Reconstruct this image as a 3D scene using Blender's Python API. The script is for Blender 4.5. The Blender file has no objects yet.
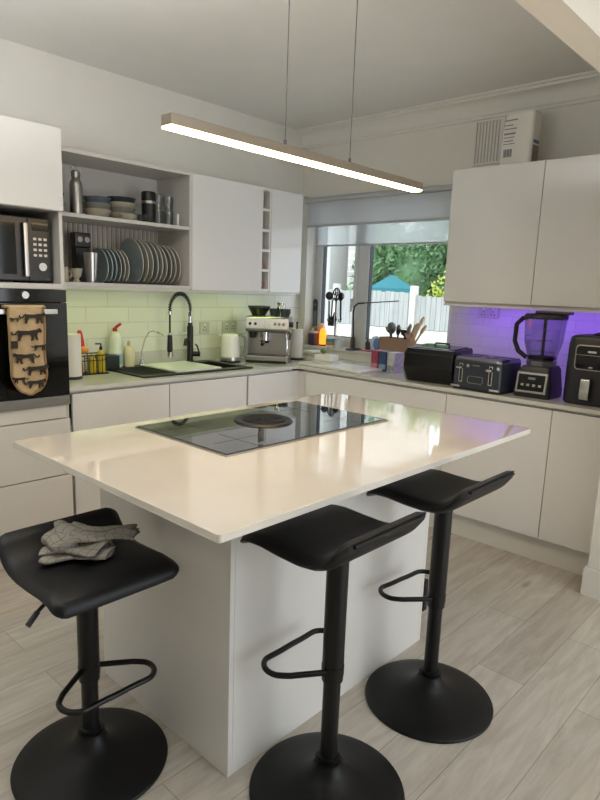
import bpy, bmesh, math, random
from mathutils import Matrix, Vector
PI = math.pi
rnd = random.Random(7)
scene = bpy.context.scene
COL = scene.collection

# ------------------------------------------------------------------ materials
def lin(c):
    return tuple((x / 12.92 if x <= 0.04045 else ((x + 0.055) / 1.055) ** 2.4) for x in c)
def rgb(r, g, b):
    return lin((r / 255, g / 255, b / 255))

MATS = {}
def new_mat(name):
    m = bpy.data.materials.new(name); m.use_nodes = True
    nt = m.node_tree
    return m, nt, nt.nodes['Principled BSDF']

def mat(name, col, rough=0.5, metal=0.0, spec=0.5, var=0.04, scale=6.0, bump=0.0, bscale=60.0, coat=0.0,
        stretch=None, emit=None, estr=0.0, sheen=0.0):
    """principled material with a procedural noise variation of colour and optional bump"""
    if name in MATS: return MATS[name]
    m, nt, b = new_mat(name)
    c = rgb(*col)
    tc = nt.nodes.new('ShaderNodeTexCoord'); mp = nt.nodes.new('ShaderNodeMapping')
    if stretch: mp.inputs['Scale'].default_value = stretch
    nt.links.new(tc.outputs['Object'], mp.inputs['Vector'])
    nz = nt.nodes.new('ShaderNodeTexNoise'); nz.inputs['Scale'].default_value = scale; nz.inputs['Detail'].default_value = 4
    nt.links.new(mp.outputs['Vector'], nz.inputs['Vector'])
    rp = nt.nodes.new('ShaderNodeValToRGB')
    rp.color_ramp.elements[0].position = 0.3; rp.color_ramp.elements[1].position = 0.7
    rp.color_ramp.elements[0].color = tuple(max(0, x * (1 - var)) for x in c) + (1,)
    rp.color_ramp.elements[1].color = tuple(min(1, x * (1 + var)) for x in c) + (1,)
    nt.links.new(nz.outputs['Fac'], rp.inputs['Fac']); nt.links.new(rp.outputs['Color'], b.inputs['Base Color'])
    b.inputs['Roughness'].default_value = rough; b.inputs['Metallic'].default_value = metal
    b.inputs['Specular IOR Level'].default_value = spec
    if coat: b.inputs['Coat Weight'].default_value = coat; b.inputs['Coat Roughness'].default_value = 0.04
    if sheen: b.inputs['Sheen Weight'].default_value = sheen
    if bump:
        n2 = nt.nodes.new('ShaderNodeTexNoise'); n2.inputs['Scale'].default_value = bscale
        nt.links.new(mp.outputs['Vector'], n2.inputs['Vector'])
        bp = nt.nodes.new('ShaderNodeBump'); bp.inputs['Strength'].default_value = bump; bp.inputs['Distance'].default_value = 0.002
        nt.links.new(n2.outputs['Fac'], bp.inputs['Height']); nt.links.new(bp.outputs['Normal'], b.inputs['Normal'])
    if emit:
        b.inputs['Emission Color'].default_value = rgb(*emit) + (1,); b.inputs['Emission Strength'].default_value = estr
    MATS[name] = m
    return m

def glass(name, tint=(255, 255, 255), refl=0.06, rough=0.0):
    """thin clear pane: transparent with a view-angle dependent gloss"""
    if name in MATS: return MATS[name]
    m, nt, b = new_mat(name); nt.nodes.remove(b)
    out = nt.nodes['Material Output']
    t = nt.nodes.new('ShaderNodeBsdfTransparent'); t.inputs['Color'].default_value = rgb(*tint) + (1,)
    g = nt.nodes.new('ShaderNodeBsdfGlossy'); g.inputs['Roughness'].default_value = rough
    lw = nt.nodes.new('ShaderNodeLayerWeight'); lw.inputs['Blend'].default_value = 0.25
    pw = nt.nodes.new('ShaderNodeMath'); pw.operation = 'POWER'; pw.inputs[1].default_value = 2.0
    nt.links.new(lw.outputs['Facing'], pw.inputs[0])
    ma = nt.nodes.new('ShaderNodeMath'); ma.operation = 'MULTIPLY_ADD'
    ma.inputs[1].default_value = 0.5; ma.inputs[2].default_value = refl
    nt.links.new(pw.outputs[0], ma.inputs[0])
    mx = nt.nodes.new('ShaderNodeMixShader')
    nt.links.new(ma.outputs[0], mx.inputs[0]); nt.links.new(t.outputs[0], mx.inputs[1]); nt.links.new(g.outputs[0], mx.inputs[2])
    nt.links.new(mx.outputs[0], out.inputs['Surface'])
    MATS[name] = m
    return m

def sheer(name, col, opac):
    m, nt, b = new_mat(name)
    out = nt.nodes['Material Output']
    b.inputs['Base Color'].default_value = rgb(*col) + (1,); b.inputs['Roughness'].default_value = 0.9
    tr = nt.nodes.new('ShaderNodeBsdfTranslucent'); tr.inputs['Color'].default_value = rgb(*col) + (1,)
    tp = nt.nodes.new('ShaderNodeBsdfTransparent')
    wv = nt.nodes.new('ShaderNodeTexNoise'); wv.inputs['Scale'].default_value = 300
    ma = nt.nodes.new('ShaderNodeMath'); ma.operation = 'MULTIPLY_ADD'; ma.inputs[1].default_value = 0.2; ma.inputs[2].default_value = opac - 0.1
    nt.links.new(wv.outputs['Fac'], ma.inputs[0])
    a = nt.nodes.new('ShaderNodeMixShader'); a.inputs[0].default_value = 0.5
    nt.links.new(b.outputs[0], a.inputs[1]); nt.links.new(tr.outputs[0], a.inputs[2])
    mx = nt.nodes.new('ShaderNodeMixShader')
    nt.links.new(ma.outputs[0], mx.inputs[0]); nt.links.new(tp.outputs[0], mx.inputs[1]); nt.links.new(a.outputs[0], mx.inputs[2])
    nt.links.new(mx.outputs[0], out.inputs['Surface'])
    return m

def emission(name, col, s):
    m, nt, b = new_mat(name); nt.nodes.remove(b)
    e = nt.nodes.new('ShaderNodeEmission'); e.inputs['Color'].default_value = rgb(*col) + (1,); e.inputs['Strength'].default_value = s
    nt.links.new(e.outputs[0], nt.nodes['Material Output'].inputs['Surface'])
    return m

def brick_mat(name, c1, c2, mortar, bw, bh, ms, axes, rough=0.4, bump=0.3, off=0.5, grain=None, spec=0.5, var=0.0, gscale=3.0, gcol=None):
    """brick texture laid in two object axes; grain = noise stretch for wood"""
    m, nt, b = new_mat(name)
    tc = nt.nodes.new('ShaderNodeTexCoord'); sx = nt.nodes.new('ShaderNodeSeparateXYZ'); cx = nt.nodes.new('ShaderNodeCombineXYZ')
    nt.links.new(tc.outputs['Object'], sx.inputs[0])
    nt.links.new(sx.outputs[axes[0]], cx.inputs[0]); nt.links.new(sx.outputs[axes[1]], cx.inputs[1])
    br = nt.nodes.new('ShaderNodeTexBrick'); br.offset = off
    br.inputs['Scale'].default_value = 1.0; br.inputs['Brick Width'].default_value = bw; br.inputs['Row Height'].default_value = bh
    br.inputs['Mortar Size'].default_value = ms; br.inputs['Mortar Smooth'].default_value = 0.3; br.inputs['Bias'].default_value = 0.0
    for k, c in (('Color1', c1), ('Color2', c2), ('Mortar', mortar)): br.inputs[k].default_value = rgb(*c) + (1,)
    nt.links.new(cx.outputs[0], br.inputs['Vector'])
    col = br.outputs['Color']
    if grain:
        mp = nt.nodes.new('ShaderNodeMapping'); mp.inputs['Scale'].default_value = grain
        nt.links.new(cx.outputs[0], mp.inputs[0])
        nz = nt.nodes.new('ShaderNodeTexNoise'); nz.inputs['Scale'].default_value = gscale; nz.inputs['Detail'].default_value = 8; nz.inputs['Roughness'].default_value = 0.65
        nz.inputs['Distortion'].default_value = 0.8
        nt.links.new(mp.outputs[0], nz.inputs['Vector'])
        rp = nt.nodes.new('ShaderNodeValToRGB'); rp.color_ramp.elements[0].position = 0.33; rp.color_ramp.elements[1].position = 0.62
        rp.color_ramp.elements[0].color = rgb(*gcol) + (1,); rp.color_ramp.elements[1].color = (1, 1, 1, 1)
        nt.links.new(nz.outputs['Fac'], rp.inputs[0])
        mx = nt.nodes.new('ShaderNodeMix'); mx.data_type = 'RGBA'; mx.blend_type = 'MULTIPLY'; mx.inputs['Factor'].default_value = var
        nt.links.new(col, mx.inputs[6]); nt.links.new(rp.outputs[0], mx.inputs[7]); col = mx.outputs[2]
        # sparse knots
        mp2 = nt.nodes.new('ShaderNodeMapping'); mp2.inputs['Scale'].default_value = (2.2, 5.0, 1)
        nt.links.new(cx.outputs[0], mp2.inputs[0])
        vo = nt.nodes.new('ShaderNodeTexVoronoi'); vo.inputs['Scale'].default_value = 1.0
        nt.links.new(mp2.outputs[0], vo.inputs['Vector'])
        r2 = nt.nodes.new('ShaderNodeValToRGB'); r2.color_ramp.elements[0].position = 0.03; r2.color_ramp.elements[1].position = 0.14
        r2.color_ramp.elements[0].color = (.42, .38, .35, 1); r2.color_ramp.elements[1].color = (1, 1, 1, 1)
        nt.links.new(vo.outputs['Distance'], r2.inputs[0])
        m2 = nt.nodes.new('ShaderNodeMix'); m2.data_type = 'RGBA'; m2.blend_type = 'MULTIPLY'; m2.inputs['Factor'].default_value = 0.55
        nt.links.new(col, m2.inputs[6]); nt.links.new(r2.outputs[0], m2.inputs[7]); col = m2.outputs[2]
    nt.links.new(col, b.inputs['Base Color'])
    b.inputs['Roughness'].default_value = rough; b.inputs['Specular IOR Level'].default_value = spec
    bp = nt.nodes.new('ShaderNodeBump'); bp.inputs['Strength'].default_value = bump; bp.inputs['Distance'].default_value = 0.002; bp.invert = True
    nt.links.new(br.outputs['Fac'], bp.inputs['Height']); nt.links.new(bp.outputs['Normal'], b.inputs['Normal'])
    return m

# ------------------------------------------------------------------ mesh builder
class MB:
    def __init__(s, M=None):
        s.bm = bmesh.new(); s.M = M or Matrix.Identity(4)
    def _merge(s, t, mi=0, M=None):
        for f in t.faces: f.material_index = mi
        bmesh.ops.recalc_face_normals(t, faces=t.faces)
        t.transform(s.M @ (M or Matrix.Identity(4)))
        me = bpy.data.meshes.new('tmp'); t.to_mesh(me); t.free()
        s.bm.from_mesh(me); bpy.data.meshes.remove(me)
        return s
    def box(s, x0, x1, y0, y1, z0, z1, bev=0.0, seg=2, mi=0, M=None):
        t = bmesh.new(); bmesh.ops.create_cube(t, size=1)
        t.transform(Matrix.Translation(((x0 + x1) / 2, (y0 + y1) / 2, (z0 + z1) / 2)) @ Matrix.Diagonal((x1 - x0, y1 - y0, z1 - z0, 1)))
        if bev: bmesh.ops.bevel(t, geom=list(t.edges), offset=bev, segments=seg, profile=0.5, affect='EDGES')
        return s._merge(t, mi, M)
    def lathe(s, prof, c=(0, 0, 0), n=32, mi=0, M=None):
        """closed or open profile of (r, z) turned about z"""
        t = bmesh.new(); rings = []
        for r, z in prof:
            if r < 1e-6: rings.append([t.verts.new((c[0], c[1], c[2] + z))])
            else: rings.append([t.verts.new((c[0] + r * math.cos(2 * PI * k / n), c[1] + r * math.sin(2 * PI * k / n), c[2] + z)) for k in range(n)])
        for a, b in zip(rings, rings[1:]):
            for k in range(n):
                k2 = (k + 1) % n
                if len(a) == 1 and len(b) == 1: continue
                if len(a) == 1: t.faces.new((a[0], b[k], b[k2]))
                elif len(b) == 1: t.faces.new((a[k], a[k2], b[0]))
                else: t.faces.new((a[k], a[k2], b[k2], b[k]))
        return s._merge(t, mi, M)
    def cyl(s, p0, p1, r0, r1=None, n=20, mi=0, M=None):
        r1 = r0 if r1 is None else r1
        p0 = Vector(p0); p1 = Vector(p1); d = p1 - p0
        q = d.to_track_quat('Z', 'Y').to_matrix().to_4x4()
        T = Matrix.Translation(p0) @ q
        return s.lathe([(0, 0), (r0, 0), (r1, d.length), (0, d.length)], n=n, mi=mi, M=(M or Matrix.Identity(4)) @ T)
    def tube(s, pts, r, n=10, closed=False, mi=0, M=None):
        pts = [Vector(p) for p in pts]; t = bmesh.new(); N = len(pts); rings = []
        up = None
        for i, p in enumerate(pts):
            if closed: tg = (pts[(i + 1) % N] - pts[i - 1]).normalized()
            else: tg = (pts[min(i + 1, N - 1)] - pts[max(i - 1, 0)]).normalized()
            if up is None:
                up = tg.orthogonal().normalized()
            else:
                up = (up - tg * up.dot(tg))
                up = up.normalized() if up.length > 1e-6 else tg.orthogonal().normalized()
            sd = tg.cross(up)
            rr = r[i] if isinstance(r, (list, tuple)) else r
            rings.append([t.verts.new(p + up * rr * math.cos(2 * PI * k / n) + sd * rr * math.sin(2 * PI * k / n)) for k in range(n)])
        seq = list(zip(rings, rings[1:])) + ([(rings[-1], rings[0])] if closed else [])
        for a, b in seq:
            for k in range(n): t.faces.new((a[k], a[(k + 1) % n], b[(k + 1) % n], b[k]))
        if not closed:
            t.faces.new(rings[0][::-1]); t.faces.new(rings[-1])
        return s._merge(t, mi, M)
    def prism(s, poly, a0, a1, axis='z', bev=0.0, seg=2, mi=0, M=None):
        """polygon of 2-D points extruded along an axis: z->(x,y), y->(x,z), x->(y,z)"""
        t = bmesh.new()
        def P(u, v, w): return {'z': (u, v, w), 'y': (u, w, v), 'x': (w, u, v)}[axis]
        A = [t.verts.new(P(u, v, a0)) for u, v in poly]; B = [t.verts.new(P(u, v, a1)) for u, v in poly]
        n = len(poly)
        t.faces.new(A[::-1]); t.faces.new(B)
        for k in range(n): t.faces.new((A[k], A[(k + 1) % n], B[(k + 1) % n], B[k]))
        bmesh.ops.recalc_face_normals(t, faces=t.faces)
        if bev: bmesh.ops.bevel(t, geom=[e for e in t.edges if e.calc_face_angle(0) > 0.5], offset=bev, segments=seg, profile=0.5, affect='EDGES')
        return s._merge(t, mi, M)
    def ball(s, c, rx, ry=None, rz=None, n=20, mi=0, M=None):
        ry = ry or rx; rz = rz or rx
        t = bmesh.new(); bmesh.ops.create_uvsphere(t, u_segments=n, v_segments=max(8, n // 2), radius=1)
        t.transform(Matrix.Translation(c) @ Matrix.Diagonal((rx, ry, rz, 1)))
        return s._merge(t, mi, M)
    def loops(s, rings, cap=True, closed=False, mi=0, M=None):
        """skin a list of equal-length vertex rings"""
        t = bmesh.new(); R = [[t.verts.new(p) for p in r] for r in rings]; n = len(R[0])
        seq = list(zip(R, R[1:])) + ([(R[-1], R[0])] if closed else [])
        for a, b in seq:
            for k in range(n): t.faces.new((a[k], a[(k + 1) % n], b[(k + 1) % n], b[k]))
        if cap and not closed: t.faces.new(R[0][::-1]); t.faces.new(R[-1])
        return s._merge(t, mi, M)
    def grid(s, P, th=0.0, mi=0, M=None):
        """sheet through a grid of points, given thickness th along normals"""
        t = bmesh.new(); V = [[t.verts.new(p) for p in r] for r in P]
        for i in range(len(V) - 1):
            for j in range(len(V[0]) - 1): t.faces.new((V[i][j], V[i][j + 1], V[i + 1][j + 1], V[i + 1][j]))
        bmesh.ops.recalc_face_normals(t, faces=t.faces)
        if th: bmesh.ops.solidify(t, geom=list(t.faces), thickness=th)
        return s._merge(t, mi, M)
    def mesh(s, name, mats, ang=0.7):
        me = bpy.data.meshes.new(name); s.bm.to_mesh(me); s.bm.free()
        for m in (mats if isinstance(mats, (list, tuple)) else [mats]): me.materials.append(m)
        for p in me.polygons: p.use_smooth = True
        me.set_sharp_from_angle(angle=ang)
        return me
    def build(s, name, mats, parent=None, label=None, ang=0.7):
        o = bpy.data.objects.new(name, s.mesh(name, mats, ang)); COL.objects.link(o)
        wn = o.modifiers.new('weighted_normals', 'WEIGHTED_NORMAL'); wn.keep_sharp = True; wn.weight = 90
        if parent: o.parent = parent
        if label: o['label'] = label
        return o

def B(*a, **k): return MB().box(*a, **k)

def tag(o, label, cat, group=None, kind=None):
    if label: o['label'] = label
    if cat: o['category'] = cat
    if group: o['group'] = group
    if kind: o['kind'] = kind
    return o
def thing(name, label, cat, loc=(0, 0, 0), rz=0.0, group=None):
    o = bpy.data.objects.new(name, None); COL.objects.link(o); o.empty_display_size = 0.05
    o.location = loc; o.rotation_euler = (0, 0, rz)
    return tag(o, label, cat, group)
def solo(name, mb, mats, label, cat, loc=(0, 0, 0), rz=0.0, group=None, ang=0.7):
    o = mb.build(name, mats, ang=ang); o.location = loc; o.rotation_euler = (0, 0, rz)
    return tag(o, label, cat, group)
def struct(name, mb, mats, parent=None, label=None):
    o = mb.build(name, mats, parent)
    if not parent: o['kind'] = 'structure'
    if label: o['label'] = label
    return o
def kids(o): return [c for c in bpy.data.objects if c.parent == o]
def copy_tree(o, parent=None):
    c = o.copy(); COL.objects.link(c)
    if parent: c.parent = parent
    for ch in kids(o): copy_tree(ch, c)
    return c
def arc(c, r, a0, a1, n, plane='xz'):
    out = []
    for k in range(n + 1):
        a = a0 + (a1 - a0) * k / n; u, v = r * math.cos(a), r * math.sin(a)
        out.append({'xz': (c[0] + u, c[1], c[2] + v), 'yz': (c[0], c[1] + u, c[2] + v), 'xy': (c[0] + u, c[1] + v, c[2])}[plane])
    return out
def rrect(x0, x1, y0, y1, r, n=5):
    out = []
    for cx, cy, a in ((x1 - r, y0 + r, -PI / 2), (x1 - r, y1 - r, 0), (x0 + r, y1 - r, PI / 2), (x0 + r, y0 + r, PI)):
        for k in range(n + 1):
            t = a + PI / 2 * k / n; out.append((cx + r * math.cos(t), cy + r * math.sin(t)))
    return out
WORLD, SUN, PATIO, DINE_FILL, KITCH_FILL, UP_FILL, EXPO, PEND, LEDA, LEDB = 2.3, 1.0, 15, 11, 36, 7, 0.18, 37.0, 24.0, 48.0
# ------------------------------------------------------------------ camera
CAM = dict(cx=3.617, cy=-3.872, cz=1.457, yaw=42.581, pitch=-10.878, roll=2.091, f=612.882, pyo=6.847)
def make_camera():
    ya, pi_, ro = (math.radians(CAM[k]) for k in ('yaw', 'pitch', 'roll'))
    fw = Vector((-math.sin(ya) * math.cos(pi_), math.cos(ya) * math.cos(pi_), math.sin(pi_)))
    rt = Vector((math.cos(ya), math.sin(ya), 0)); up = rt.cross(fw)
    r2 = rt * math.cos(ro) + up * math.sin(ro); u2 = -rt * math.sin(ro) + up * math.cos(ro)
    M = Matrix((r2, u2, -fw)).transposed().to_4x4(); M.translation = (CAM['cx'], CAM['cy'], CAM['cz'])
    cd = bpy.data.cameras.new('camera'); co = bpy.data.objects.new('camera', cd); COL.objects.link(co)
    co.matrix_world = M; cd.sensor_fit = 'VERTICAL'; cd.sensor_height = 24.0
    cd.lens = CAM['f'] / 800 * 24.0; cd.shift_y = CAM['pyo'] / 800; cd.clip_start = 0.05
    scene.camera = co
make_camera()

# ------------------------------------------------------------------ shared materials
M_wall = mat('wall_paint', (226, 224, 216), 0.75, var=0.015, bump=0.05, bscale=300)
M_ceil = mat('ceiling_paint', (230, 229, 224), 0.85, var=0.015)
M_trim = mat('trim_paint', (226, 224, 217), 0.45, var=0.01)
M_gloss = mat('gloss_white_door', (228, 227, 225), 0.10, var=0.006, scale=2, coat=0.3)
M_carc = mat('cabinet_carcass', (204, 201, 196), 0.4, var=0.01)
M_panel = mat('cabinet_panel', (224, 222, 218), 0.30, var=0.01)
M_gap = mat('dark_gap', (38, 34, 31), 0.7)
M_quartz = mat('quartz_worktop', (226, 220, 210), 0.06, var=0.03, scale=5, coat=1.0, spec=0.7)
M_quartz2 = mat('quartz_counter', (206, 206, 198), 0.09, var=0.03, scale=5)
M_black = mat('black_satin', (14, 14, 16), 0.38, var=0.1)
M_blackg = mat('black_gloss', (8, 8, 10), 0.06, var=0.1)
M_blackm = mat('black_matt', (20, 20, 22), 0.6, var=0.1)
M_char = mat('charcoal_plastic', (34, 35, 40), 0.35, var=0.08)
M_steel = mat('brushed_steel', (176, 174, 170), 0.28, metal=1.0, var=0.06, scale=30, stretch=(1, 1, 12))
M_chrome = mat('chrome', (215, 215, 214), 0.10, metal=1.0, var=0.02)
M_white = mat('white_plastic', (232, 232, 228), 0.3, var=0.01)
M_alu = mat('pendant_aluminium', (150, 138, 124), 0.35, metal=0.7, var=0.03)
M_floor = brick_mat('floor_planks', (206, 199, 188), (192, 184, 173), (158, 150, 140), 1.25, 0.19, 0.0018, (1, 0), rough=0.34, bump=0.25,
                    off=0.37, grain=(1.2, 9, 1), var=0.55, gscale=2.6, gcol=(196, 189, 180))
M_tileA = brick_mat('wall_tiles_sink', (226, 226, 220), (221, 221, 215), (206, 206, 200), 0.30, 0.10, 0.0035, (1, 2), rough=0.12, bump=0.5)
M_tileB = brick_mat('wall_tiles_window', (214, 212, 214), (208, 207, 210), (198, 196, 199), 0.20, 0.07, 0.003, (0, 2), rough=0.15, bump=0.5)

WZ = 0.911; CZ = 2.704
# ------------------------------------------------------------------ shell
struct('floor', B(-0.12, 6.32, -6.32, 0.3, -0.12, 0), M_floor)
struct('ceiling', MB().box(-0.12, 2.75, -6.32, 0.3, CZ, CZ + 0.12).box(2.85, 6.32, -6.32, 0.3, 2.56, CZ + 0.12), M_ceil)
struct('wall_left', B(-0.12, 0, -6.32, 0.3, 0, CZ), M_wall)
wx0, wx1, wz0, wz1 = 0.075, 1.455, 0.975, 2.19
struct('wall_back', MB().box(0, wx0, 0, 0.3, 0, CZ).box(wx1, 6.32, 0, 0.3, 0, CZ).box(wx0, wx1, 0, 0.3, 0, wz0).box(wx0, wx1, 0, 0.3, wz1, CZ), M_wall)
# patio opening in the far right wall lets the garden daylight in
struct('wall_right', MB().box(6.2, 6.32, -6.32, -2.9, 0, 2.56).box(6.2, 6.32, -0.4, 0.0, 0, 2.56).box(6.2, 6.32, -2.9, -0.4, 2.3, 2.56), M_wall)
struct('wall_front', B(0, 6.2, -6.32, -6.2, 0, CZ), M_wall)
struct('wall_end', B(2.758, 3.05, -0.772, 0, 0, CZ - 0.001), M_wall, label='white wall return at the right end of the base cabinets')
struct('ceiling_beam', B(2.75, 2.85, -6.2, -0.772, 2.264, CZ + 0.05), mat('beam_paint', (230, 222, 208), 0.7, var=0.01))
sk = MB()
sk.prism([(0, 0), (0.015, 0), (0.015, 0.125), (0.008, 0.145), (0, 0.145)], 2.743, 3.05, axis='x', M=Matrix.Translation((0, -0.787, 0)))
sk.box(2.7425, 2.758, -0.7725, -0.55, 0, 0.145, bev=0.003)
struct('baseboard_right', sk, M_trim)
# cornice along the window wall
cp = [(0, 0), (0, -0.135), (-0.012, -0.135), (-0.012, -0.118), (-0.02, -0.112)]
for k in range(7):
    a = k / 6 * PI / 2; cp.append((-0.02 - 0.055 * (1 - math.cos(a)), -0.112 + 0.08 * math.sin(a)))
cp += [(-0.085, -0.03), (-0.085, -0.014), (-0.1, -0.012), (-0.1, 0)]
struct('cornice', MB().prism(cp, 0.0, 2.75, axis='x', M=Matrix.Translation((0, 0, CZ))), M_trim)
# splashback tiles
struct('trim_1', B(0.0, 0.008, -2.376, 0, 1.0, 1.428), M_tileA, label='white brick tiles behind the sink')
struct('trim_2', B(1.46, 2.75, -0.008, 0, WZ, 1.42), M_tileB, label='white brick tiles behind the toaster')
# ------------------------------------------------------------------ window
M_upvc = mat('white_upvc', (214, 218, 222), 0.3, var=0.01)
M_gask = mat('window_gasket', (38, 44, 52), 0.6)
M_pane = glass('window_glass', (250, 252, 252), 0.02)
def frame_mb(x0, x1, z0, z1, y0, y1, w):
    m = MB()
    m.box(x0, x0 + w, y0, y1, z0, z1, bev=0.004).box(x1 - w, x1, y0, y1, z0, z1, bev=0.004)
    m.box(x0 + w, x1 - w, y0, y1, z0, z0 + w, bev=0.004).box(x0 + w, x1 - w, y0, y1, z1 - w, z1, bev=0.004)
    return m
wf = struct('window_1', frame_mb(wx0, wx1, 0.995, wz1, 0.12, 0.18, 0.045), M_upvc)
MB().box(0.53, 0.605, 0.118, 0.18, 1.04, 2.145, bev=0.004).build('mullion', M_upvc, wf)
for (a, b) in ((0.118, 0.532), (0.603, 1.412)):
    frame_mb(a, b, 1.04, 2.145, 0.11, 0.165, 0.038).build('sash', M_upvc, wf)
    frame_mb(a + 0.036, b - 0.036, 1.076, 2.109, 0.115, 0.16, 0.006).build('gasket', M_gask, wf)
    B(a + 0.038, b - 0.038, 0.136, 0.142, 1.08, 2.105).build('pane', M_pane, wf)
MB().box(0.486, 0.506, 0.098, 0.112, 1.33, 1.40, bev=0.004).box(0.489, 0.503, 0.08, 0.098, 1.29, 1.395, bev=0.005).build('window_handle', M_upvc, wf)
struct('window_sill', B(wx0 + 0.001, wx1 - 0.001, -0.025, 0.12, 0.976, 0.995, bev=0.004), mat('sill_paint', (222, 219, 210), 0.35, var=0.01))
# ------------------------------------------------------------------ blinds
M_blind = sheer('grey_blind_cloth', (226, 228, 230), 0.93)
M_sheer = sheer('sheer_blind_cloth', (232, 236, 238), 0.42)
M_bar = mat('blind_bar', (186, 188, 190), 0.4, var=0.02)
t = thing('roller_blind', 'opaque grey roller blind drawn a little way down over the window top', 'blind', (0.076, -0.03, 2.165))
MB().cyl((0, 0, 0.0), (1.5, 0, 0.0), 0.02).build('roller', M_bar, t)
B(0, 1.36, 0.017, 0.019, -0.195, 0.0).build('fabric', M_blind, t)
B(0, 1.36, 0.011, 0.026, -0.21, -0.193, bev=0.003).build('bottom_bar', M_bar, t)
MB().box(-0.012, 0, -0.022, 0.03, -0.02, 0.03, bev=0.003).build('bracket', M_bar, t)
B(-0.012, 1.5, 0.022, 0.03, 0.022, 0.034, bev=0.002).build('head_rail', M_white, t)
t = thing('sheer_roller_blind', 'translucent white roller blind hanging lower behind the grey blind', 'blind', (0.085, 0.06, 2.15))
MB().cyl((0, 0, 0), (1.36, 0, 0), 0.018).build('roller', M_bar, t)
B(0.03, 1.34, 0.016, 0.0175, -0.33, 0.0).build('fabric', M_sheer, t)
B(0.03, 1.34, 0.010, 0.024, -0.343, -0.329, bev=0.003).build('bottom_bar', mat('pale_blind_bar', (186, 188, 190), 0.4), t)

# ------------------------------------------------------------------ oven tower
TY0, TY1 = -2.976, -2.376
t = thing('oven_housing', 'tall white cabinet tower at the left holding the microwave and the oven', 'cabinet', (0, 0, 0))
c = MB()
c.box(0.002, 0.60, TY1 - 0.018, TY1, 0.0, 2.172); c.box(0.002, 0.60, TY0, TY0 + 0.018, 0.0, 2.172)
for z0, z1 in ((0.10, 0.118), (0.80, 0.822), (1.412, 1.438), (1.789, 1.807), (2.154, 2.172)):
    c.box(0.02, 0.60, TY0 + 0.018, TY1 - 0.018, z0, z1)
c.box(0.002, 0.02, TY0 + 0.018, TY1 - 0.018, 0.1, 2.172)
c.build('carcass', M_carc, t)
MB().box(0.601, 0.62, TY0 + 0.001, TY1 - 0.001, 1.791, 2.172, bev=0.0015).build('door', M_panel, t)
MB().box(0.601, 0.612, TY0 + 0.001, TY1 - 0.02, 0.757, 0.824, bev=0.0015).build('filler_panel', M_panel, t)
for z0, z1 in ((0.456, 0.752), (0.15, 0.45)):
    MB().box(0.601, 0.62, TY0 + 0.001, TY1 - 0.004, z0, z1, bev=0.0015).build('drawer', M_panel, t)
B(0.54, 0.556, TY0, TY1 - 0.001, 0, 0.099).build('plinth', M_panel, t)
# microwave
t = thing('microwave', 'dark grey microwave with an upright bar handle in the tower niche', 'microwave', (0.52, -2.668, 1.4385))
M_mw = mat('microwave_case', (70, 68, 66), 0.3, metal=0.5, var=0.04)
b = MB().box(-0.36, 0, -0.26, 0.262, 0.008, 0.315, bev=0.004)
b.build('body', M_mw, t)
for y in (-0.22, 0.22):
    for x in (-0.33, -0.04): MB().cyl((x, y, 0), (x, y, 0.0078), 0.012).build('foot', M_black, t)
B(0.0, 0.018, -0.26, 0.145, 0.012, 0.312, bev=0.004).build('door', mat('microwave_front', (56, 55, 54), 0.22, metal=0.5), t)
B(0.0175, 0.0195, -0.245, 0.085, 0.04, 0.285, bev=0.0008).build('door_glass', M_blackg, t)
B(0.0, 0.018, 0.147, 0.262, 0.012, 0.312, bev=0.004).build('control_panel', mat('microwave_front', (56, 55, 54), 0.22), t)
h = MB().box(0.03, 0.044, 0.115, 0.137, 0.03, 0.285, bev=0.004).box(0.017, 0.032, 0.119, 0.133, 0.045, 0.06).box(0.017, 0.032, 0.119, 0.133, 0.255, 0.27)
h.build('handle', M_steel, t)
B(0.0175, 0.019, 0.165, 0.248, 0.252, 0.288).build('display', M_blackg, t)
for r in range(4):
    for cc in range(3):
        y = 0.178 + cc * 0.026; z = 0.135 + r * 0.026
        B(0.0175, 0.02, y - 0.008, y + 0.008, z - 0.006, z + 0.006, bev=0.001).build('button', M_steel, t)
MB().cyl((0.018, 0.207, 0.08), (0.034, 0.207, 0.08), 0.022, 0.02, n=24).build('dial', M_chrome, t)
# oven
t = thing('oven', 'black glass built-in oven under the microwave', 'oven', (0.60, -2.676, 0.826))
B(-0.53, 0.0, -0.278, 0.278, 0.0, 0.584).build('body', M_blackm, t)
B(0.0015, 0.02, -0.297, 0.297, 0.523, 0.584, bev=0.002).build('control_panel', M_blackg, t)
B(0.0015, 0.024, -0.297, 0.297, 0.052, 0.519, bev=0.003).build('door', M_blackg, t)
B(0.0015, 0.024, -0.297, 0.297, 0.0, 0.049, bev=0.002).build('bottom_trim', M_steel, t, label='brushed steel strip along the bottom')
MB().cyl((0.02, 0.085, 0.556), (0.04, 0.085, 0.556), 0.02, 0.017, n=24).build('dial', M_steel, t)
B(0.0198, 0.021, -0.06, -0.26, 0.536, 0.574).build('display', mat('oven_display', (30, 30, 34), 0.1), t)
h = MB().box(0.052, 0.066, -0.23, 0.23, 0.465, 0.492, bev=0.004).box(0.022, 0.054, -0.215, -0.195, 0.468, 0.489).box(0.022, 0.054, 0.195, 0.215, 0.468, 0.489)
h.build('handle', M_steel, t)
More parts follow.
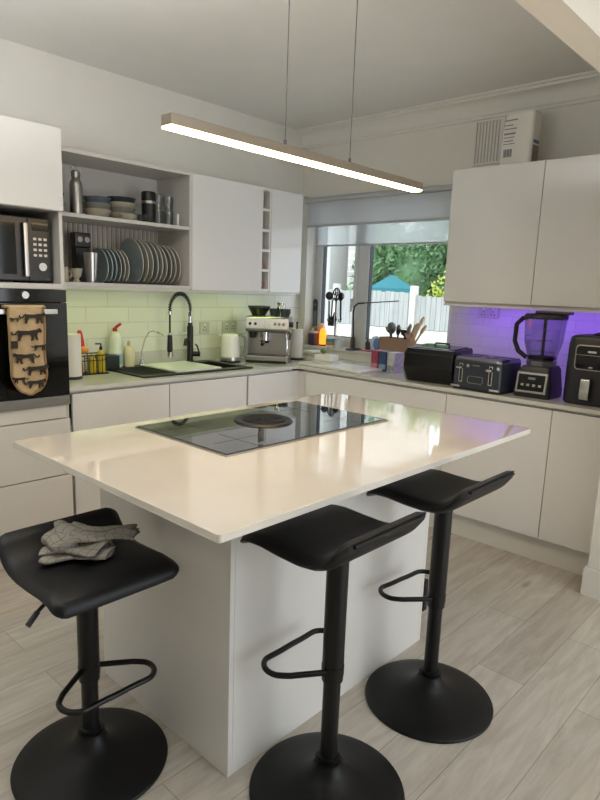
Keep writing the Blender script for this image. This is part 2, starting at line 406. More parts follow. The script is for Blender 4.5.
# oven glove with leopard print hung over the handle
M_glove = mat('tan_quilt', (192, 168, 130), 0.9, var=0.14, scale=18, bump=0.4, bscale=40)
M_leop = mat('leopard_print_ink', (52, 44, 38), 0.9, var=0.3, scale=60)
M_bind = mat('tan_binding', (150, 122, 84), 0.9)
gl = thing('oven_glove', 'tan quilted oven glove printed with leopards draped over the oven handle', 'oven glove', (0.674, -2.612, 1.3205))
def glove_outline(y, hw=0.096): return hw
n = 26; front = []
for i in range(n + 1):
    s = i / n; z = 0.006 - 0.415 * s
    w = 0.082 if s < 0.72 else 0.082 * math.sqrt(max(0.0, 1 - ((s - 0.72) / 0.28) ** 2)) * 1.0
    w = max(w, 0.004) + 0.004 * math.sin(s * 9)
    front.append([(0.006 + 0.004 * math.sin(j * 0.9 + i * 0.25) * (1 if 0 < j < 12 else 0) + 0.012 * s, -w + 2 * w * j / 12, z) for j in range(13)])
gb = MB().grid(front, 0.012)
top = [[(0.009 - 0.024 * (1 - math.cos(a)) * 0.5 * 2, -0.094 + 0.188 * j / 12, 0.004 + 0.012 * math.sin(a)) for j in range(13)] for a in [PI * k / 6 for k in range(7)]]
gb.grid(top, 0.006)
back = [[(-0.036, -0.07 + 0.14 * j / 12, 0.003 - 0.26 * k / 6) for j in range(13)] for k in range(7)]
gb.grid(back, 0.006)
gb.build('glove_body', M_glove, gl)
def leopard(m, y, z, s, flip=1, tilt=0.0):
    sil = [(-.80, .30), (-1.02, .36), (-1.22, .24), (-1.36, .02), (-1.55, -.06), (-1.72, .06), (-1.66, .20), (-1.78, .18), (-1.86, -.02), (-1.68, -.20), (-1.40, -.18), (-1.16, .02),
           (-1.02, .08), (-1.10, -.22), (-1.02, -.50), (-1.14, -.82), (-.92, -.86), (-.80, -.50), (-.62, -.22), (-.10, -.16), (.38, -.22), (.42, -.52), (.30, -.84), (.52, -.86), (.62, -.50),
           (.78, -.24), (.86, -.56), (.98, -.82), (1.14, -.78), (1.02, -.40), (1.04, -.04), (1.22, .06), (1.46, .02), (1.56, .16), (1.48, .34), (1.36, .50), (1.26, .54), (1.20, .46), (.98, .36), (.60, .34), (.0, .26)]
    ct, st = math.cos(tilt), math.sin(tilt)
    pts = [(y + s * flip * (u * ct - v * st), z + s * (u * st + v * ct)) for u, v in sil]
    fx = 0.0155 + 0.012 * (-z / 0.415)
    m.prism(pts, fx, fx + 0.006, axis='x')
lp = MB()
for y, z, s, fl in ((0.036, -0.038, 0.034, 1), (0.0, -0.115, 0.038, 1), (-0.066, -0.048, 0.013, -1), (0.062, -0.180, 0.020, 1), (-0.022, -0.225, 0.034, -1),
                    (0.038, -0.285, 0.033, 1), (-0.060, -0.330, 0.020, -1), (0.030, -0.352, 0.028, 1)):
    leopard(lp, y * 0.88, z, s * 1.12, fl)
lp.build('leopard_print', M_leop, gl)
bd = [(0.016, -0.093, 0.006)] + [(0.012 + 0.012 * i / n, p[0][1], p[0][2]) for i, p in enumerate(front)] + [(0.012 + 0.012 * i / n, p[-1][1], p[-1][2]) for i, p in reversed(list(enumerate(front)))] + [(0.016, 0.093, 0.006)]
MB().tube(bd, 0.005, n=8).build('binding', M_bind, gl)
B(0.018, 0.024, -0.082, -0.050, -0.185, -0.150, bev=0.001).build('sewn_label', mat('glove_label', (42, 34, 28), 0.7), gl, label='dark square fabric tag')

# ------------------------------------------------------------------ open shelf unit and upper cabinets on the sink wall
SX = 0.36; SZ0, SZ1 = 1.43, 2.145
SY0, SY1 = -2.374, -1.40
t = thing('open_shelf_unit', 'white open wall unit of two bays with crockery left of the white wall cabinet', 'shelf unit', (0, 0, 0))
m = MB().box(0.002, SX, SY0, SY0 + 0.02, SZ0, SZ1).box(0.002, SX, SY1 - 0.02, SY1, SZ0, SZ1)
m.box(0.002, SX, SY0 + 0.02, SY1 - 0.02, SZ1 - 0.02, SZ1).box(0.002, SX, SY0 + 0.02, SY1 - 0.02, SZ0, SZ0 + 0.02)
m.box(0.002, 0.012, SY0 + 0.02, SY1 - 0.02, SZ0 + 0.02, SZ1 - 0.02)
m.build('carcass', M_carc, t)
B(SX - 0.034, SX - 0.02, SY0 + 0.001, SY1 - 0.001, 1.416, SZ0 - 0.0005).build('pelmet', M_panel, t)
B(0.012, SX - 0.005, SY0 + 0.02, SY1 - 0.02, 1.797, 1.817).build('shelf', M_carc, t)
bd = MB()
y = SY0 + 0.03
while y < SY1 - 0.04:
    bd.box(0.012, 0.020, y, y + 0.022, SZ0 + 0.02, 1.797, bev=0.003, seg=1); y += 0.032
bd.build('ribbed_back', mat('ribbed_back_panel', (168, 160, 148), 0.6), t)
B(SX - 0.07, SX + 0.004, -1.98, -1.62, SZ0 + 0.0205, SZ0 + 0.03, bev=0.002).build('drip_tray', M_blackm, t, label='black drip tray edge under the plates')
def wall_cab_A(name, label, y0, y1):
    t = thing(name, label, 'wall cabinet', (0, 0, 0))
    B(0.002, SX - 0.02, y0, y1, SZ0, SZ1).build('body', M_carc, t)
    B(SX - 0.034, SX - 0.02, y0 + 0.001, y1 - 0.001, 1.416, SZ0 - 0.0005).build('pelmet', M_panel, t)
    B(SX - 0.019, SX, y0 + 0.001, y1 - 0.001, SZ0 - 0.004, SZ1 - 0.002, bev=0.0015).build('door', M_gloss, t)
    return t
wall_cab_A('wall_cabinet', 'wide glossy white wall cabinet left of the narrow bottle rack', -1.398, -0.792)
wall_cab_A('wall_cabinet', 'narrower glossy white wall cabinet right of the bottle rack, next to the window', -0.70, -0.374)
t = thing('wine_rack', 'narrow upright white bottle rack of five openings between two wall cabinets', 'bottle rack', (0, 0, 0))
ry0, ry1 = -0.791, -0.701; m = MB()
m.box(0.002, SX - 0.004, ry0, ry0 + 0.012, SZ0, SZ1).box(0.002, SX - 0.004, ry1 - 0.012, ry1, SZ0, SZ1).box(0.002, 0.012, ry0 + 0.012, ry1 - 0.012, SZ0, SZ1)
m.build('frame', M_panel, t)
B(SX - 0.034, SX - 0.02, -0.791, -0.701, 1.416, SZ0 - 0.0005).build('pelmet', M_panel, t)
zs = [SZ0 + 0.0, SZ0 + 0.139, SZ0 + 0.278, SZ0 + 0.417, SZ0 + 0.556, SZ1 - 0.02]
for z in zs: B(0.012, SX - 0.004, ry0 + 0.012, ry1 - 0.012, z, z + 0.018).build('shelf', M_panel, t)
def bottle_side(name, label, z, col):
    """bottle lying on its side, neck outward"""
    t = thing(name, label, 'bottle', (0.04, (ry0 + ry1) / 2, z), group='bottles in the rack')
    R = Matrix.Rotation(PI / 2, 4, 'Y')
    MB(Matrix.Translation((0, 0, 0.03)) @ R).lathe([(0, 0), (0.029, 0.0), (0.03, 0.01), (0.03, 0.17), (0.024, 0.2), (0.013, 0.225), (0.013, 0.262), (0, 0.262)], n=24).build('glass_body', mat('dark_bottle_glass', (30, 36, 32), 0.1), t)
    MB(Matrix.Translation((0, 0, 0.03)) @ R).lathe([(0, 0.29), (0.016, 0.29), (0.016, 0.25), (0.0135, 0.235)], n=24).build('capsule', mat(name + label[:3], col, 0.3), t)
bottle_side('wine_bottle', 'wine bottle with a copper red cap in the second opening from the bottom', SZ0 + 0.139 + 0.018, (150, 84, 70))
bottle_side('wine_bottle', 'wine bottle with a dark cap in the bottom opening', SZ0 + 0.018, (56, 52, 52))

# ------------------------------------------------------------------ base cabinets, worktops
FX = 0.598
def base_A(label, y0, y1, name='base_cabinet'):
    t = thing(name, label, 'base cabinet', (0, 0, 0))
    B(0.01, FX - 0.02, y0, y1, 0.10, 0.70).build('body', M_carc, t)
    B(FX - 0.019, FX, y0 + 0.002, y1 - 0.002, 0.15, 0.872, bev=0.0015).build('door', M_gloss, t)
    B(FX - 0.06, FX - 0.045, y0, y1, 0.0, 0.0995).build('plinth', M_panel, t)
    return t
base_A('white base cabinet beside the oven tower under the draining board', -2.356, -1.743)
base_A('white base cabinet right below the black sink bowl and tap', -1.741, -1.120)
base_A('white dishwasher front beneath the coffee machine with a dark gap at its left', -1.108, -0.662, 'dishwasher')
t = thing('corner_post', 'plain white corner filler where the two base cabinet runs meet', 'filler panel', (0, 0, 0))
MB().box(0.52, FX - 0.008, -0.658, -0.56, 0.0, 0.872).box(0.592, 0.655, -0.603, -0.56, 0, 0.872).build('post', M_panel, t)
B(0.585, 0.6, TY1 + 0.002, -2.357, 0.0, 0.87).build('gap_strip', M_gap, t) if False else None
FY = -0.611
def base_B(label, x0, x1):
    t = thing('base_cabinet', label, 'base cabinet', (0, 0, 0))
    B(x0, x1, FY + 0.02, -0.012, 0.14, 0.872).build('body', M_carc, t)
    B(x0 + 0.002, x1 - 0.002, FY, FY + 0.019, 0.15, 0.872, bev=0.0015).build('door', M_gloss, t)
    B(x0, x1, FY + 0.05, FY + 0.066, 0.0, 0.139).build('plinth', M_trim, t)
base_B('long white drawer front under the window counter between the corner and the toaster', 0.66, 1.809)
base_B('white base cabinet door below the toaster and blender', 1.809, 2.439)
base_B('narrow white base cabinet door below the air fryer at the wall end', 2.439, 2.742)
m = MB(); zt0, zt1 = WZ - 0.022, WZ
hx0, hx1, hy0, hy1 = 0.13, 0.49, -1.245, -1.065
m.box(0.001, hx0, TY1 + 0.001, -0.631, zt0, zt1).box(hx1, 0.608, TY1 + 0.001, -0.631, zt0, zt1)
m.box(hx0, hx1, TY1 + 0.001, hy0, zt0, zt1).box(hx0, hx1, hy1, -0.631, zt0, zt1).box(0.001, 2.742, -0.631, -0.001, zt0, zt1)
wt = solo('worktop', m, M_quartz2, 'pale stone worktop running along both walls under the splashbacks', 'worktop')
B(0.0005, 0.016, TY1 + 0.001, -0.001, WZ + 0.0003, 1.0, bev=0.002).build('upstand', M_quartz2, wt)
m = MB().box(0.02, 0.585, TY1 + 0.004, -0.64, 0.873, zt0 - 0.0005).box(0.02, 2.742, -0.6, -0.02, 0.873, zt0 - 0.0005)
# (shadow rail under the worktop)
m2 = MB().box(0.50, 0.575, TY1 + 0.004, -0.66, 0.8725, zt0 - 0.0005).box(0.62, 2.742, -0.592, -0.52, 0.8725, zt0 - 0.0005)
m.bm.free()
m2.build('underside_rail', M_panel, wt)

def wall_cab_B(label, x0, x1):
    t = thing('wall_cabinet', label, 'wall cabinet', (0, 0, 0))
    B(x0, x1, -0.341, -0.002, 1.40, 2.198).build('body', M_carc, t)
    B(x0 + 0.0015, x1 - 0.0015, -0.36, -0.342, 1.414, 2.202, bev=0.0015).build('door', M_gloss, t)
    B(x0 + 0.001, x1 - 0.001, -0.352, -0.335, 1.388, 1.3995).build('pelmet', M_panel, t)
    B(x0 + 0.001, x1 - 0.001, -0.167, -0.164, 1.3855, 1.3995).build('strip_shield', M_alu, t)  # unseen lip added to keep the strip out of the island's reflection
wall_cab_B('white wall cabinet door above the toaster, next to the window', 1.59, 2.157)
wall_cab_B('white wall cabinet door above the air fryer, at the right edge', 2.157, 2.742)

# ------------------------------------------------------------------ island
IZ = 0.931
t = thing('kitchen_island', 'white kitchen island base in the middle of the floor', 'island', (0, 0, 0))
B(1.706, 2.382, -2.793, -1.754, 0.0, IZ - 0.0212).build('carcass', M_carc, t)
B(1.688, 2.40, -2.811, -2.7935, 0.0, IZ - 0.0212, bev=0.001).build('end_panel', M_panel, t)
B(1.688, 2.40, -1.7535, -1.736, 0.0, IZ - 0.0212, bev=0.001).build('end_panel', M_panel, t)
B(2.3825, 2.40, -2.793, -1.754, 0.0, IZ - 0.0212, bev=0.001).build('front_panel', M_panel, t)
for k in range(2):
    y0 = -2.793 + 0.5195 * k
    B(1.688, 1.7055, y0 + 0.002, y0 + 0.5175, 0.12, IZ - 0.06, bev=0.0015).build('door', M_gloss, t)
m = MB().prism(rrect(1.596, 2.657, -3.07, -1.421, 0.012, 4), IZ - 0.021, IZ, bev=0.002)
solo('island_worktop', m, M_quartz, 'pale quartz slab overhanging the island, hob set into it', 'worktop')
t = thing('socket', 'black pop-out socket fixed low on the island far end', 'socket', (2.385, -1.7355, 0.2))
B(-0.02, 0.02, 0.0, 0.03, -0.07, 0.07, bev=0.005).build('plate', M_black, t)
B(-0.012, 0.012, 0.0295, 0.033, -0.05, 0.05, bev=0.001).build('insert', M_blackg, t)
# hob
t = thing('induction_hob', 'black glass induction hob with a steel edge on the island', 'hob', (1.937, -2.221, IZ))
B(-0.26, 0.26, -0.438, 0.438, 0.0002, 0.006, bev=0.0015).build('frame', M_steel, t)
B(-0.253, 0.253, -0.431, 0.431, 0.0061, 0.0085, bev=0.001).build('glass', mat('hob_glass', (7, 8, 10), 0.02, var=0.0, spec=0.9, coat=1.0), t)
for sx in (-0.13, 0.13):
    for sy in (-0.28, 0.28):
        zm = MB().box(sx - 0.1, sx + 0.1, sy - 0.0012, sy + 0.0012, 0.0085, 0.0088).box(sx - 0.0012, sx + 0.0012, sy - 0.1, sy + 0.1, 0.0085, 0.0088)
        zm.build('zone_mark', mat('hob_marking', (22, 23, 25), 0.3), t)
ex = MB().lathe([(0.085, 0.0087), (0.092, 0.0145), (0.112, 0.0145), (0.118, 0.0087)], c=(-0.03, 0.0, 0), n=48)
ex.build('extractor_ring', M_black, t)
g = MB().lathe([(0, 0.0088), (0.085, 0.0088), (0.085, 0.0105), (0, 0.0105)], c=(-0.03, 0, 0), n=48)
for r in range(1, 8):
    g.lathe([(0.011 * r - 0.002, 0.0105), (0.011 * r - 0.001, 0.0135), (0.011 * r + 0.002, 0.0135), (0.011 * r + 0.003, 0.0105)], c=(-0.03, 0, 0), n=40)
g.build('extractor_grille', M_blackm, t)

# ------------------------------------------------------------------ pendant
t = thing('pendant_light', 'long slim linear pendant lamp hung over the island', 'pendant lamp', (2.13, -2.203, 1.874))
L = 0.628
pb = MB().box(-0.024, 0.024, -L, L, 0.006, 0.036, bev=0.002)
pb.build('housing', M_alu, t)
B(-0.0225, 0.0225, -L + 0.002, L - 0.002, 0.0, 0.0058, bev=0.001).build('diffuser', emission('pendant_diffuser', (255, 208, 136), PEND), t, label='glowing warm white strip')
for y in (-0.168, 0.168):
    w = MB().cyl((0, y, 0.0365), (0, y, 0.055), 0.005).cyl((0, y, 0.05), (0, y, CZ - 1.874 - 0.026), 0.0018, n=8)
    w.build('suspension_wire', mat('wire_grey', (92, 90, 88), 0.5), t)
B(-0.04, 0.04, -0.22, 0.22, CZ - 1.874 - 0.026, CZ - 1.874 - 0.0005, bev=0.003).build('ceiling_rose', M_white, t)
# ------------------------------------------------------------------ bar stools
M_leather = mat('black_leatherette', (10, 10, 13), 0.45, spec=0.35, var=0.12, scale=12, bump=0.15, bscale=220)
M_pole = mat('black_metal', (9, 9, 10), 0.34, spec=0.35, var=0.05)
M_base = mat('black_base_coat', (12, 12, 14), 0.45, spec=0.3, var=0.06)
def seat_ring(y, hw=0.192):
    """one closed cross-section of the wavy seat at width position y"""
    cl = [(-0.205, -0.030), (-0.195, -0.012), (-0.17, 0.0), (-0.12, 0.003), (-0.05, -0.002), (0.02, -0.004), (0.07, 0.002), (0.105, 0.018), (0.13, 0.042), (0.15, 0.068), (0.164, 0.085)]
    e = max(0.0, (abs(y) - (hw - 0.03)) / 0.03); th = math.sqrt(max(0.0, 1 - e * e)) * 0.5 + 0.5 * (1 - e) if e > 0 else 1.0
    ec = max(0.0, (abs(y) - (hw - 0.045)) / 0.045); shrink = 0.035 * (1 - math.sqrt(max(0, 1 - ec * ec)))
    # resample with shrink along the profile
    P = [Vector((a, 0, b)) for a, b in cl]
    L = [0]
    for a, b in zip(P, P[1:]): L.append(L[-1] + (b - a).length)
    tot = L[-1]; N = 22; pts = []
    for k in range(N + 1):
        s = shrink + (tot - 2 * shrink) * k / N
        i = max(i for i in range(len(L) - 1) if L[i] <= s + 1e-9)
        f = (s - L[i]) / (L[i + 1] - L[i]); pts.append((P[i].lerp(P[i + 1], f), k / N))
    up, dn = [], []
    for k, (p, u) in enumerate(pts):
        a = pts[max(0, k - 1)][0]; b = pts[min(N, k + 1)][0]; tg = (b - a).normalized(); nm = Vector((-tg.z, 0, tg.x))
        end = min(1.0, math.sqrt(max(0.0, min(u, 1 - u) / 0.045))) if min(u, 1 - u) < 0.045 else 1.0
        t_ = max(0.0015, 0.021 * th * max(end, 0.08)) * (0.75 + 0.25 * math.sin(PI * min(1, max(0, u))))
        up.append(p + nm * t_); dn.append(p - nm * t_ * 0.85)
    return [Vector((v.x, y, v.z)) for v in up + dn[::-1]]
def make_stool(label, loc, rz, seat_h, foot_z, foot_rot):
    t = thing('bar_stool', label, 'bar stool', loc, rz, group='black bar stools round the island')
    ys = [-0.192, -0.190, -0.184, -0.173, -0.158, -0.11, -0.055, 0, 0.055, 0.11, 0.158, 0.173, 0.184, 0.190, 0.192]
    m = MB(Matrix.Translation((0, 0, seat_h))).loops([seat_ring(y) for y in ys])
    st = m.build('seat', M_leather, t, ang=1.2)
    pp = [(0.167, y * 0.92, 0.076 + seat_h) for y in (-0.165, -0.08, 0, 0.08, 0.165)]
    MB().tube(pp, 0.005, n=8).build('piping', M_leather, st)
    pl = MB().box(-0.08, 0.05, -0.07, 0.07, seat_h - 0.034, seat_h - 0.019, bev=0.004); pl.build('seat_plate', M_pole, t)
    MB().lathe([(0.0, 0.0005), (0.229, 0.0005), (0.23, 0.006), (0.226, 0.012), (0.195, 0.021), (0.15, 0.031), (0.105, 0.044), (0.07, 0.06), (0.05, 0.078), (0.041, 0.098), (0.04, 0.108), (0.0, 0.108)], n=72).build('base', M_base, t, ang=0.9)
    cu = foot_z - 0.035
    MB().cyl((0, 0, 0.1075), (0, 0, cu + 0.005), 0.025, n=28).lathe([(0.026, 0.108), (0.032, 0.109), (0.032, 0.122), (0.026, 0.124)], n=28).build('lower_column', M_pole, t)
    MB().lathe([(0, cu), (0.030, cu), (0.031, cu + 0.003), (0.031, seat_h - 0.0342), (0, seat_h - 0.0342)], n=28).build('upper_column', M_pole, t)
    R = Matrix.Rotation(foot_rot, 4, 'Z') @ Matrix.Translation((0, 0, foot_z))
    pts = [(-0.005, 0.03, 0.0)] + [(-0.12, 0.135, 0)] 
    c1 = arc((-0.112, 0.088, 0), 0.055, PI / 3, PI * 0.93, 8, 'xy'); c2 = arc((-0.112, -0.088, 0), 0.055, PI * 1.07, PI * 5 / 3, 8, 'xy')
    loop = [(0.0, 0.028, 0), (-0.045, 0.098, 0)] + [(x, y, 0) for x, y, z in c1] + [(-0.163, 0.045, 0), (-0.165, 0, 0), (-0.163, -0.045, 0)] + [(x, y, 0) for x, y, z in c2] + [(-0.045, -0.098, 0), (0.0, -0.028, 0)]
    for _ in range(2):
        lv = [Vector(p) for p in loop]; loop = [lv[0]] + [q for a, b in zip(lv[1:-1], lv[2:-1]) for q in (a.lerp(b, .25), a.lerp(b, .75))] + [lv[-1]]
    f = MB(R).tube(loop, 0.0085, n=10).cyl((0, 0, -0.014), (0, 0, 0.014), 0.0325, n=28)
    f.build('footrest', M_pole, t)
    l = MB(Matrix.Translation((0, 0, seat_h - 0.034)) @ Matrix.Rotation(math.radians(112), 4, 'Z'))
    l.tube([(0.03, 0, 0), (0.13, 0, -0.004), (0.185, 0, -0.022), (0.215, 0, -0.040)], 0.0055, n=8).tube([(0.19, 0, -0.025), (0.225, 0, -0.046)], 0.008, n=10)
    l.build('lever', M_pole, t)
    return t
make_stool('black wave-seat bar stool at the island end with a checked cloth on its seat', (2.05, -3.061, 0), PI, 0.655, 0.315, 0.0)
make_stool('black wave-seat bar stool nearest the island front corner, seat bare', (2.64, -2.631, 0), 0.0, 0.79, 0.40, 0.0)
make_stool('black wave-seat bar stool farthest along the island front, nearest the wall cabinets', (2.632, -2.05, 0), 0.0, 0.79, 0.405, math.radians(-6))

# checked tea towel crumpled on the stool
m, nt, b = new_mat('check_cloth')
tc = nt.nodes.new('ShaderNodeTexCoord'); mp = nt.nodes.new('ShaderNodeMapping'); mp.inputs['Rotation'].default_value = (0, 0, 0.5)
br = nt.nodes.new('ShaderNodeTexBrick'); br.offset = 0; br.inputs['Scale'].default_value = 1; br.inputs['Brick Width'].default_value = 0.025; br.inputs['Row Height'].default_value = 0.025
br.inputs['Mortar Size'].default_value = 0.0012; br.inputs['Color1'].default_value = rgb(150, 144, 132) + (1,); br.inputs['Color2'].default_value = rgb(144, 138, 126) + (1,); br.inputs['Mortar'].default_value = rgb(108, 103, 95) + (1,)
nt.links.new(tc.outputs['UV'], br.inputs['Vector']); nt.links.new(br.outputs['Color'], b.inputs['Base Color']); b.inputs['Roughness'].default_value = 0.95
M_cloth = m
def towel():
    """bundle of folded cloth: lumpy closed slabs lying over each other, one mesh, check laid along each slab"""
    bm = bmesh.new(); uvl = bm.loops.layers.uv.new('UVMap')
    def slab(cx, cy, a, L, W, h0, h1, seed, curl=0.0, tm=0.25):
        N, K = 30, 28; rr = random.Random(seed); ph = [rr.uniform(0, 6) for _ in range(6)]; R = []
        for i in range(N + 1):
            u = i / N; row = []
            taper = min(1.0, math.sqrt(max(0.0, min(u, 1 - u) / 0.10))) if min(u, 1 - u) < 0.10 else 1.0
            taper = max(taper, tm); wd = W * (0.90 + 0.12 * math.sin(u * 5 + ph[0])) * (0.72 + 0.28 * taper)
            for k in range(K):
                t = 2 * PI * k / K; sy = math.copysign(abs(math.cos(t)) ** 0.7, math.cos(t)); sz = math.copysign(abs(math.sin(t)) ** 0.8, math.sin(t))
                v = 0.5 + 0.5 * sy; x = (u - 0.5) * L + 0.012 * math.sin(v * 6 + ph[1]); y = sy * wd / 2 + 0.010 * math.sin(u * 7 + ph[2])
                wr = 0.003 * math.sin(v * 9 + u * 4 + ph[3]) + 0.002 * math.sin(u * 13 - v * 6 + ph[4])
                mid = (h0 + h1) / 2; hh = (h1 - h0) / 2 * (0.55 + 0.45 * taper)
                z = mid + sz * hh + (wr if sz > 0 else 0.2 * wr) + curl * (1 - u) ** 2 * (0.6 + 0.4 * sz)
                c_, s_ = math.cos(a), math.sin(a)
                row.append((bm.verts.new((cx + x * c_ - y * s_, cy + x * s_ + y * c_, max(z, 0.0))), (u * L * 1.05, k / K * W * 2.1)))
            R.append(row)
        for i in range(N):
            for k in range(K):
                q = [R[i][k], R[i][(k + 1) % K], R[i + 1][(k + 1) % K], R[i + 1][k]]
                f = bm.faces.new([p[0] for p in q]); f.smooth = True
                for m_, (lp_, p) in enumerate(zip(f.loops, q)):
                    uu, vv = p[1]
                    if k == K - 1 and m_ in (1, 2): vv = W * 2.1
                    lp_[uvl].uv = (uu, vv)
        for row in (R[0][::-1], R[-1]): bm.faces.new([p[0] for p in row])
    slab(-0.01, -0.01, 0.08, 0.185, 0.165, 0.0, 0.016, 1, tm=0.75)
    slab(-0.02, -0.012, 0.0, 0.165, 0.15, 0.013, 0.028, 5, tm=0.7)
    slab(-0.055, 0.002, -0.2, 0.10, 0.15, 0.018, 0.046, 2, curl=0.014, tm=0.4)
    slab(0.035, 0.022, 0.08, 0.225, 0.105, 0.027, 0.038, 3, curl=0.022, tm=0.85)
    slab(0.05, 0.03, 0.02, 0.185, 0.085, 0.036, 0.046, 4, curl=0.006, tm=0.85)
    bmesh.ops.recalc_face_normals(bm, faces=bm.faces)
    me = bpy.data.meshes.new('tea_towel'); bm.to_mesh(me); bm.free(); me.materials.append(M_cloth)
    o = bpy.data.objects.new('tea_towel', me); COL.objects.link(o)
    return o
tw = tag(towel(), 'grey checked tea towel crumpled on the left bar stool seat', 'tea towel')
tw.location = (2.02, -3.045, 0.6775); tw.rotation_euler = (0, 0, math.radians(48)); tw.scale = (0.95, 1.0, 1.2)

# ------------------------------------------------------------------ crockery on the open shelves
LS, US = SZ0 + 0.0205, 1.8175      # lower and upper standing heights
t = thing('steel_bottle', 'tall brushed steel drinks bottle with a loop lid on the upper shelf', 'bottle', (0.20, -2.09, US))
MB().lathe([(0, 0), (0.034, 0), (0.036, 0.004), (0.036, 0.165), (0.032, 0.185), (0.023, 0.2), (0.022, 0.212), (0, 0.212)], n=32).build('flask', M_steel, t)
MB().lathe([(0, 0.212), (0.0255, 0.2125), (0.0255, 0.24), (0.02, 0.246), (0, 0.246)], n=32).build('lid', M_steel, t)
MB().tube(arc((0, 0, 0.246), 0.027, 0, PI, 12, 'yz'), 0.004, n=8).build('carry_loop', M_chrome, t)
M_bowlb = mat('blue_grey_glaze', (86, 98, 108), 0.3, var=0.1); M_bowlc = mat('cream_glaze', (176, 168, 150), 0.35, var=0.06)
M_bowld = mat('dark_slate_glaze', (52, 56, 60), 0.35, var=0.1); M_bowlt = mat('teal_glaze', (66, 92, 98), 0.3, var=0.1)
M_bowlg = mat('grey_glaze', (128, 126, 118), 0.35, var=0.08)
def bowl(label, x, y, z, r, h, m_, group, name='bowl', n=28):
    b = MB().lathe([(0, 0), (r * 0.5, 0), (r * 0.52, 0.004), (r * 0.85, h * 0.45), (r, h), (r * 0.965, h), (r * 0.8, h * 0.5), (r * 0.45, 0.01), (0, 0.008)], n=n)
    return solo(name, b, m_, label, 'bowl', (x, y, z), group=group)
g = 'bowls on the upper shelf'
bowl('dark bowl at the left end behind the steel bottle, bottom of its pair', 0.17, -2.24, US, 0.085, 0.06, M_bowld, g)
bowl('dark bowl nested on top of its pair behind the steel bottle', 0.17, -2.24, US + 0.055, 0.085, 0.06, M_bowlb, g)
for k, (mm, lb) in enumerate(((M_bowlc, 'cream bowl at the bottom of the stack right of the steel bottle'), (M_bowlg, 'grey bowl in the middle of the stack right of the steel bottle'),
                              (M_bowlb, 'blue grey bowl on top of the stack right of the steel bottle'))):
    bowl(lb, 0.17, -1.945, US + 0.034 * k, 0.08, 0.055, mm, g)
for k, (mm, lb) in enumerate(((M_bowlc, 'cream bowl, lowest of the middle stack on the upper shelf'), (M_bowlg, 'grey bowl, second of the middle stack on the upper shelf'),
                              (M_bowlc, 'cream bowl, third of the middle stack on the upper shelf'), (M_bowld, 'dark slate bowl topping the middle stack on the upper shelf'))):
    bowl(lb, 0.15, -1.775, US + 0.03 * k, 0.088, 0.052, mm, g)
bowl('small mottled dish in front of the middle bowl stack', 0.27, -1.80, US, 0.052, 0.035, M_bowlc, g)
M_crock = glass('clear_glassware', (238, 240, 240), 0.05)
bowl('small clear glass bowl beside the black jar', 0.24, -1.672, US, 0.05, 0.05, M_crock, g)
t = thing('black_canister', 'black lidded canister with a steel band on the upper shelf', 'canister', (0.2, -1.612, US))
MB().lathe([(0, 0), (0.042, 0), (0.044, 0.004), (0.044, 0.125), (0, 0.125)], n=32).build('jar', M_black, t)
MB().lathe([(0, 0.1255), (0.0455, 0.1255), (0.0455, 0.14), (0, 0.14)], n=32).build('band', M_steel, t)
MB().lathe([(0, 0.1405), (0.045, 0.1405), (0.045, 0.19), (0.04, 0.196), (0, 0.196)], n=32).build('lid', M_black, t)
def tumbler(label, x, y, z, group='drinking glasses at the shelf end'):
    b = MB().lathe([(0, 0), (0.028, 0), (0.031, 0.004), (0.036, 0.095), (0.0345, 0.095), (0.029, 0.008), (0, 0.007)], n=24)
    return solo('drinking_glass', b, M_crock, label, 'glass', (x, y, z), group=group)
for k, (y, row) in enumerate(((-1.54, 'left'), (-1.462, 'right'))):
    for lv, nm in ((0, 'lower'), (1, 'upper')):
        tumbler('clear drinking glass, %s of the %s pair at the shelf end' % (nm, row), 0.19, y, US + 0.0955 * lv)
solo('candle', MB().lathe([(0, 0), (0.008, 0), (0.008, 0.075), (0, 0.078)], n=16), M_white, 'thin white stick standing in front of the drinking glasses', 'candle', (0.30, -1.465, US))
# lower bay
g = 'plates in the open shelf rack'
def plate(label, y, r, m_, rim, x=0.19, tilt=5):
    pr = [(0, 0), (r * 0.6, 0), (r * 0.66, 0.003), (r * 0.98, 0.014), (r, 0.017), (r * 0.985, 0.019), (r * 0.66, 0.008), (0, 0.006)]
    th = math.radians(90 + tilt)
    b = MB(Matrix.Rotation(th, 4, 'X'))
    b.lathe(pr, n=44)
    o = b.build('plate', [m_, rim])
    # glazed rim ring
    for p in o.data.polygons:
        rr = math.hypot(p.center.x, p.center.z)
        if rr > r * 0.9: p.material_index = 1
    lo = min(v.co.z for v in o.data.vertices)
    o.location = (x, y, LS - lo + 0.0003); tag(o, label, 'plate', g)
    return o
M_rim1 = mat('pale_blue_rim', (200, 222, 222), 0.3); M_rim2 = mat('stone_rim', (226, 222, 212), 0.3); M_pl = mat('plate_grey', (196, 192, 182), 0.3, var=0.05)
M_pls = mat('plate_slate', (150, 164, 166), 0.3, var=0.06)
ords = ['first', 'second', 'third', 'fourth', 'fifth', 'sixth', 'seventh', 'eighth', 'ninth', 'tenth']
ys = [-1.935, -1.905, -1.878, -1.848, -1.822, -1.796]
for k, y in enumerate(ys):
    plate('small slate blue plate, %s from the left in the plate rack' % ords[k], y, 0.102, M_pls if k < 4 else M_pl, M_rim1 if k < 3 else M_rim2)
ys = [-1.72, -1.684, -1.648, -1.612, -1.577, -1.541, -1.506, -1.472, -1.436]
for k, y in enumerate(ys):
    plate('large grey dinner plate, %s large one from the left in the rack' % ords[k], y, 0.138 - 0.001 * k - (0.006 if k > 4 else 0), M_pl if k % 3 else M_pls, M_rim2)
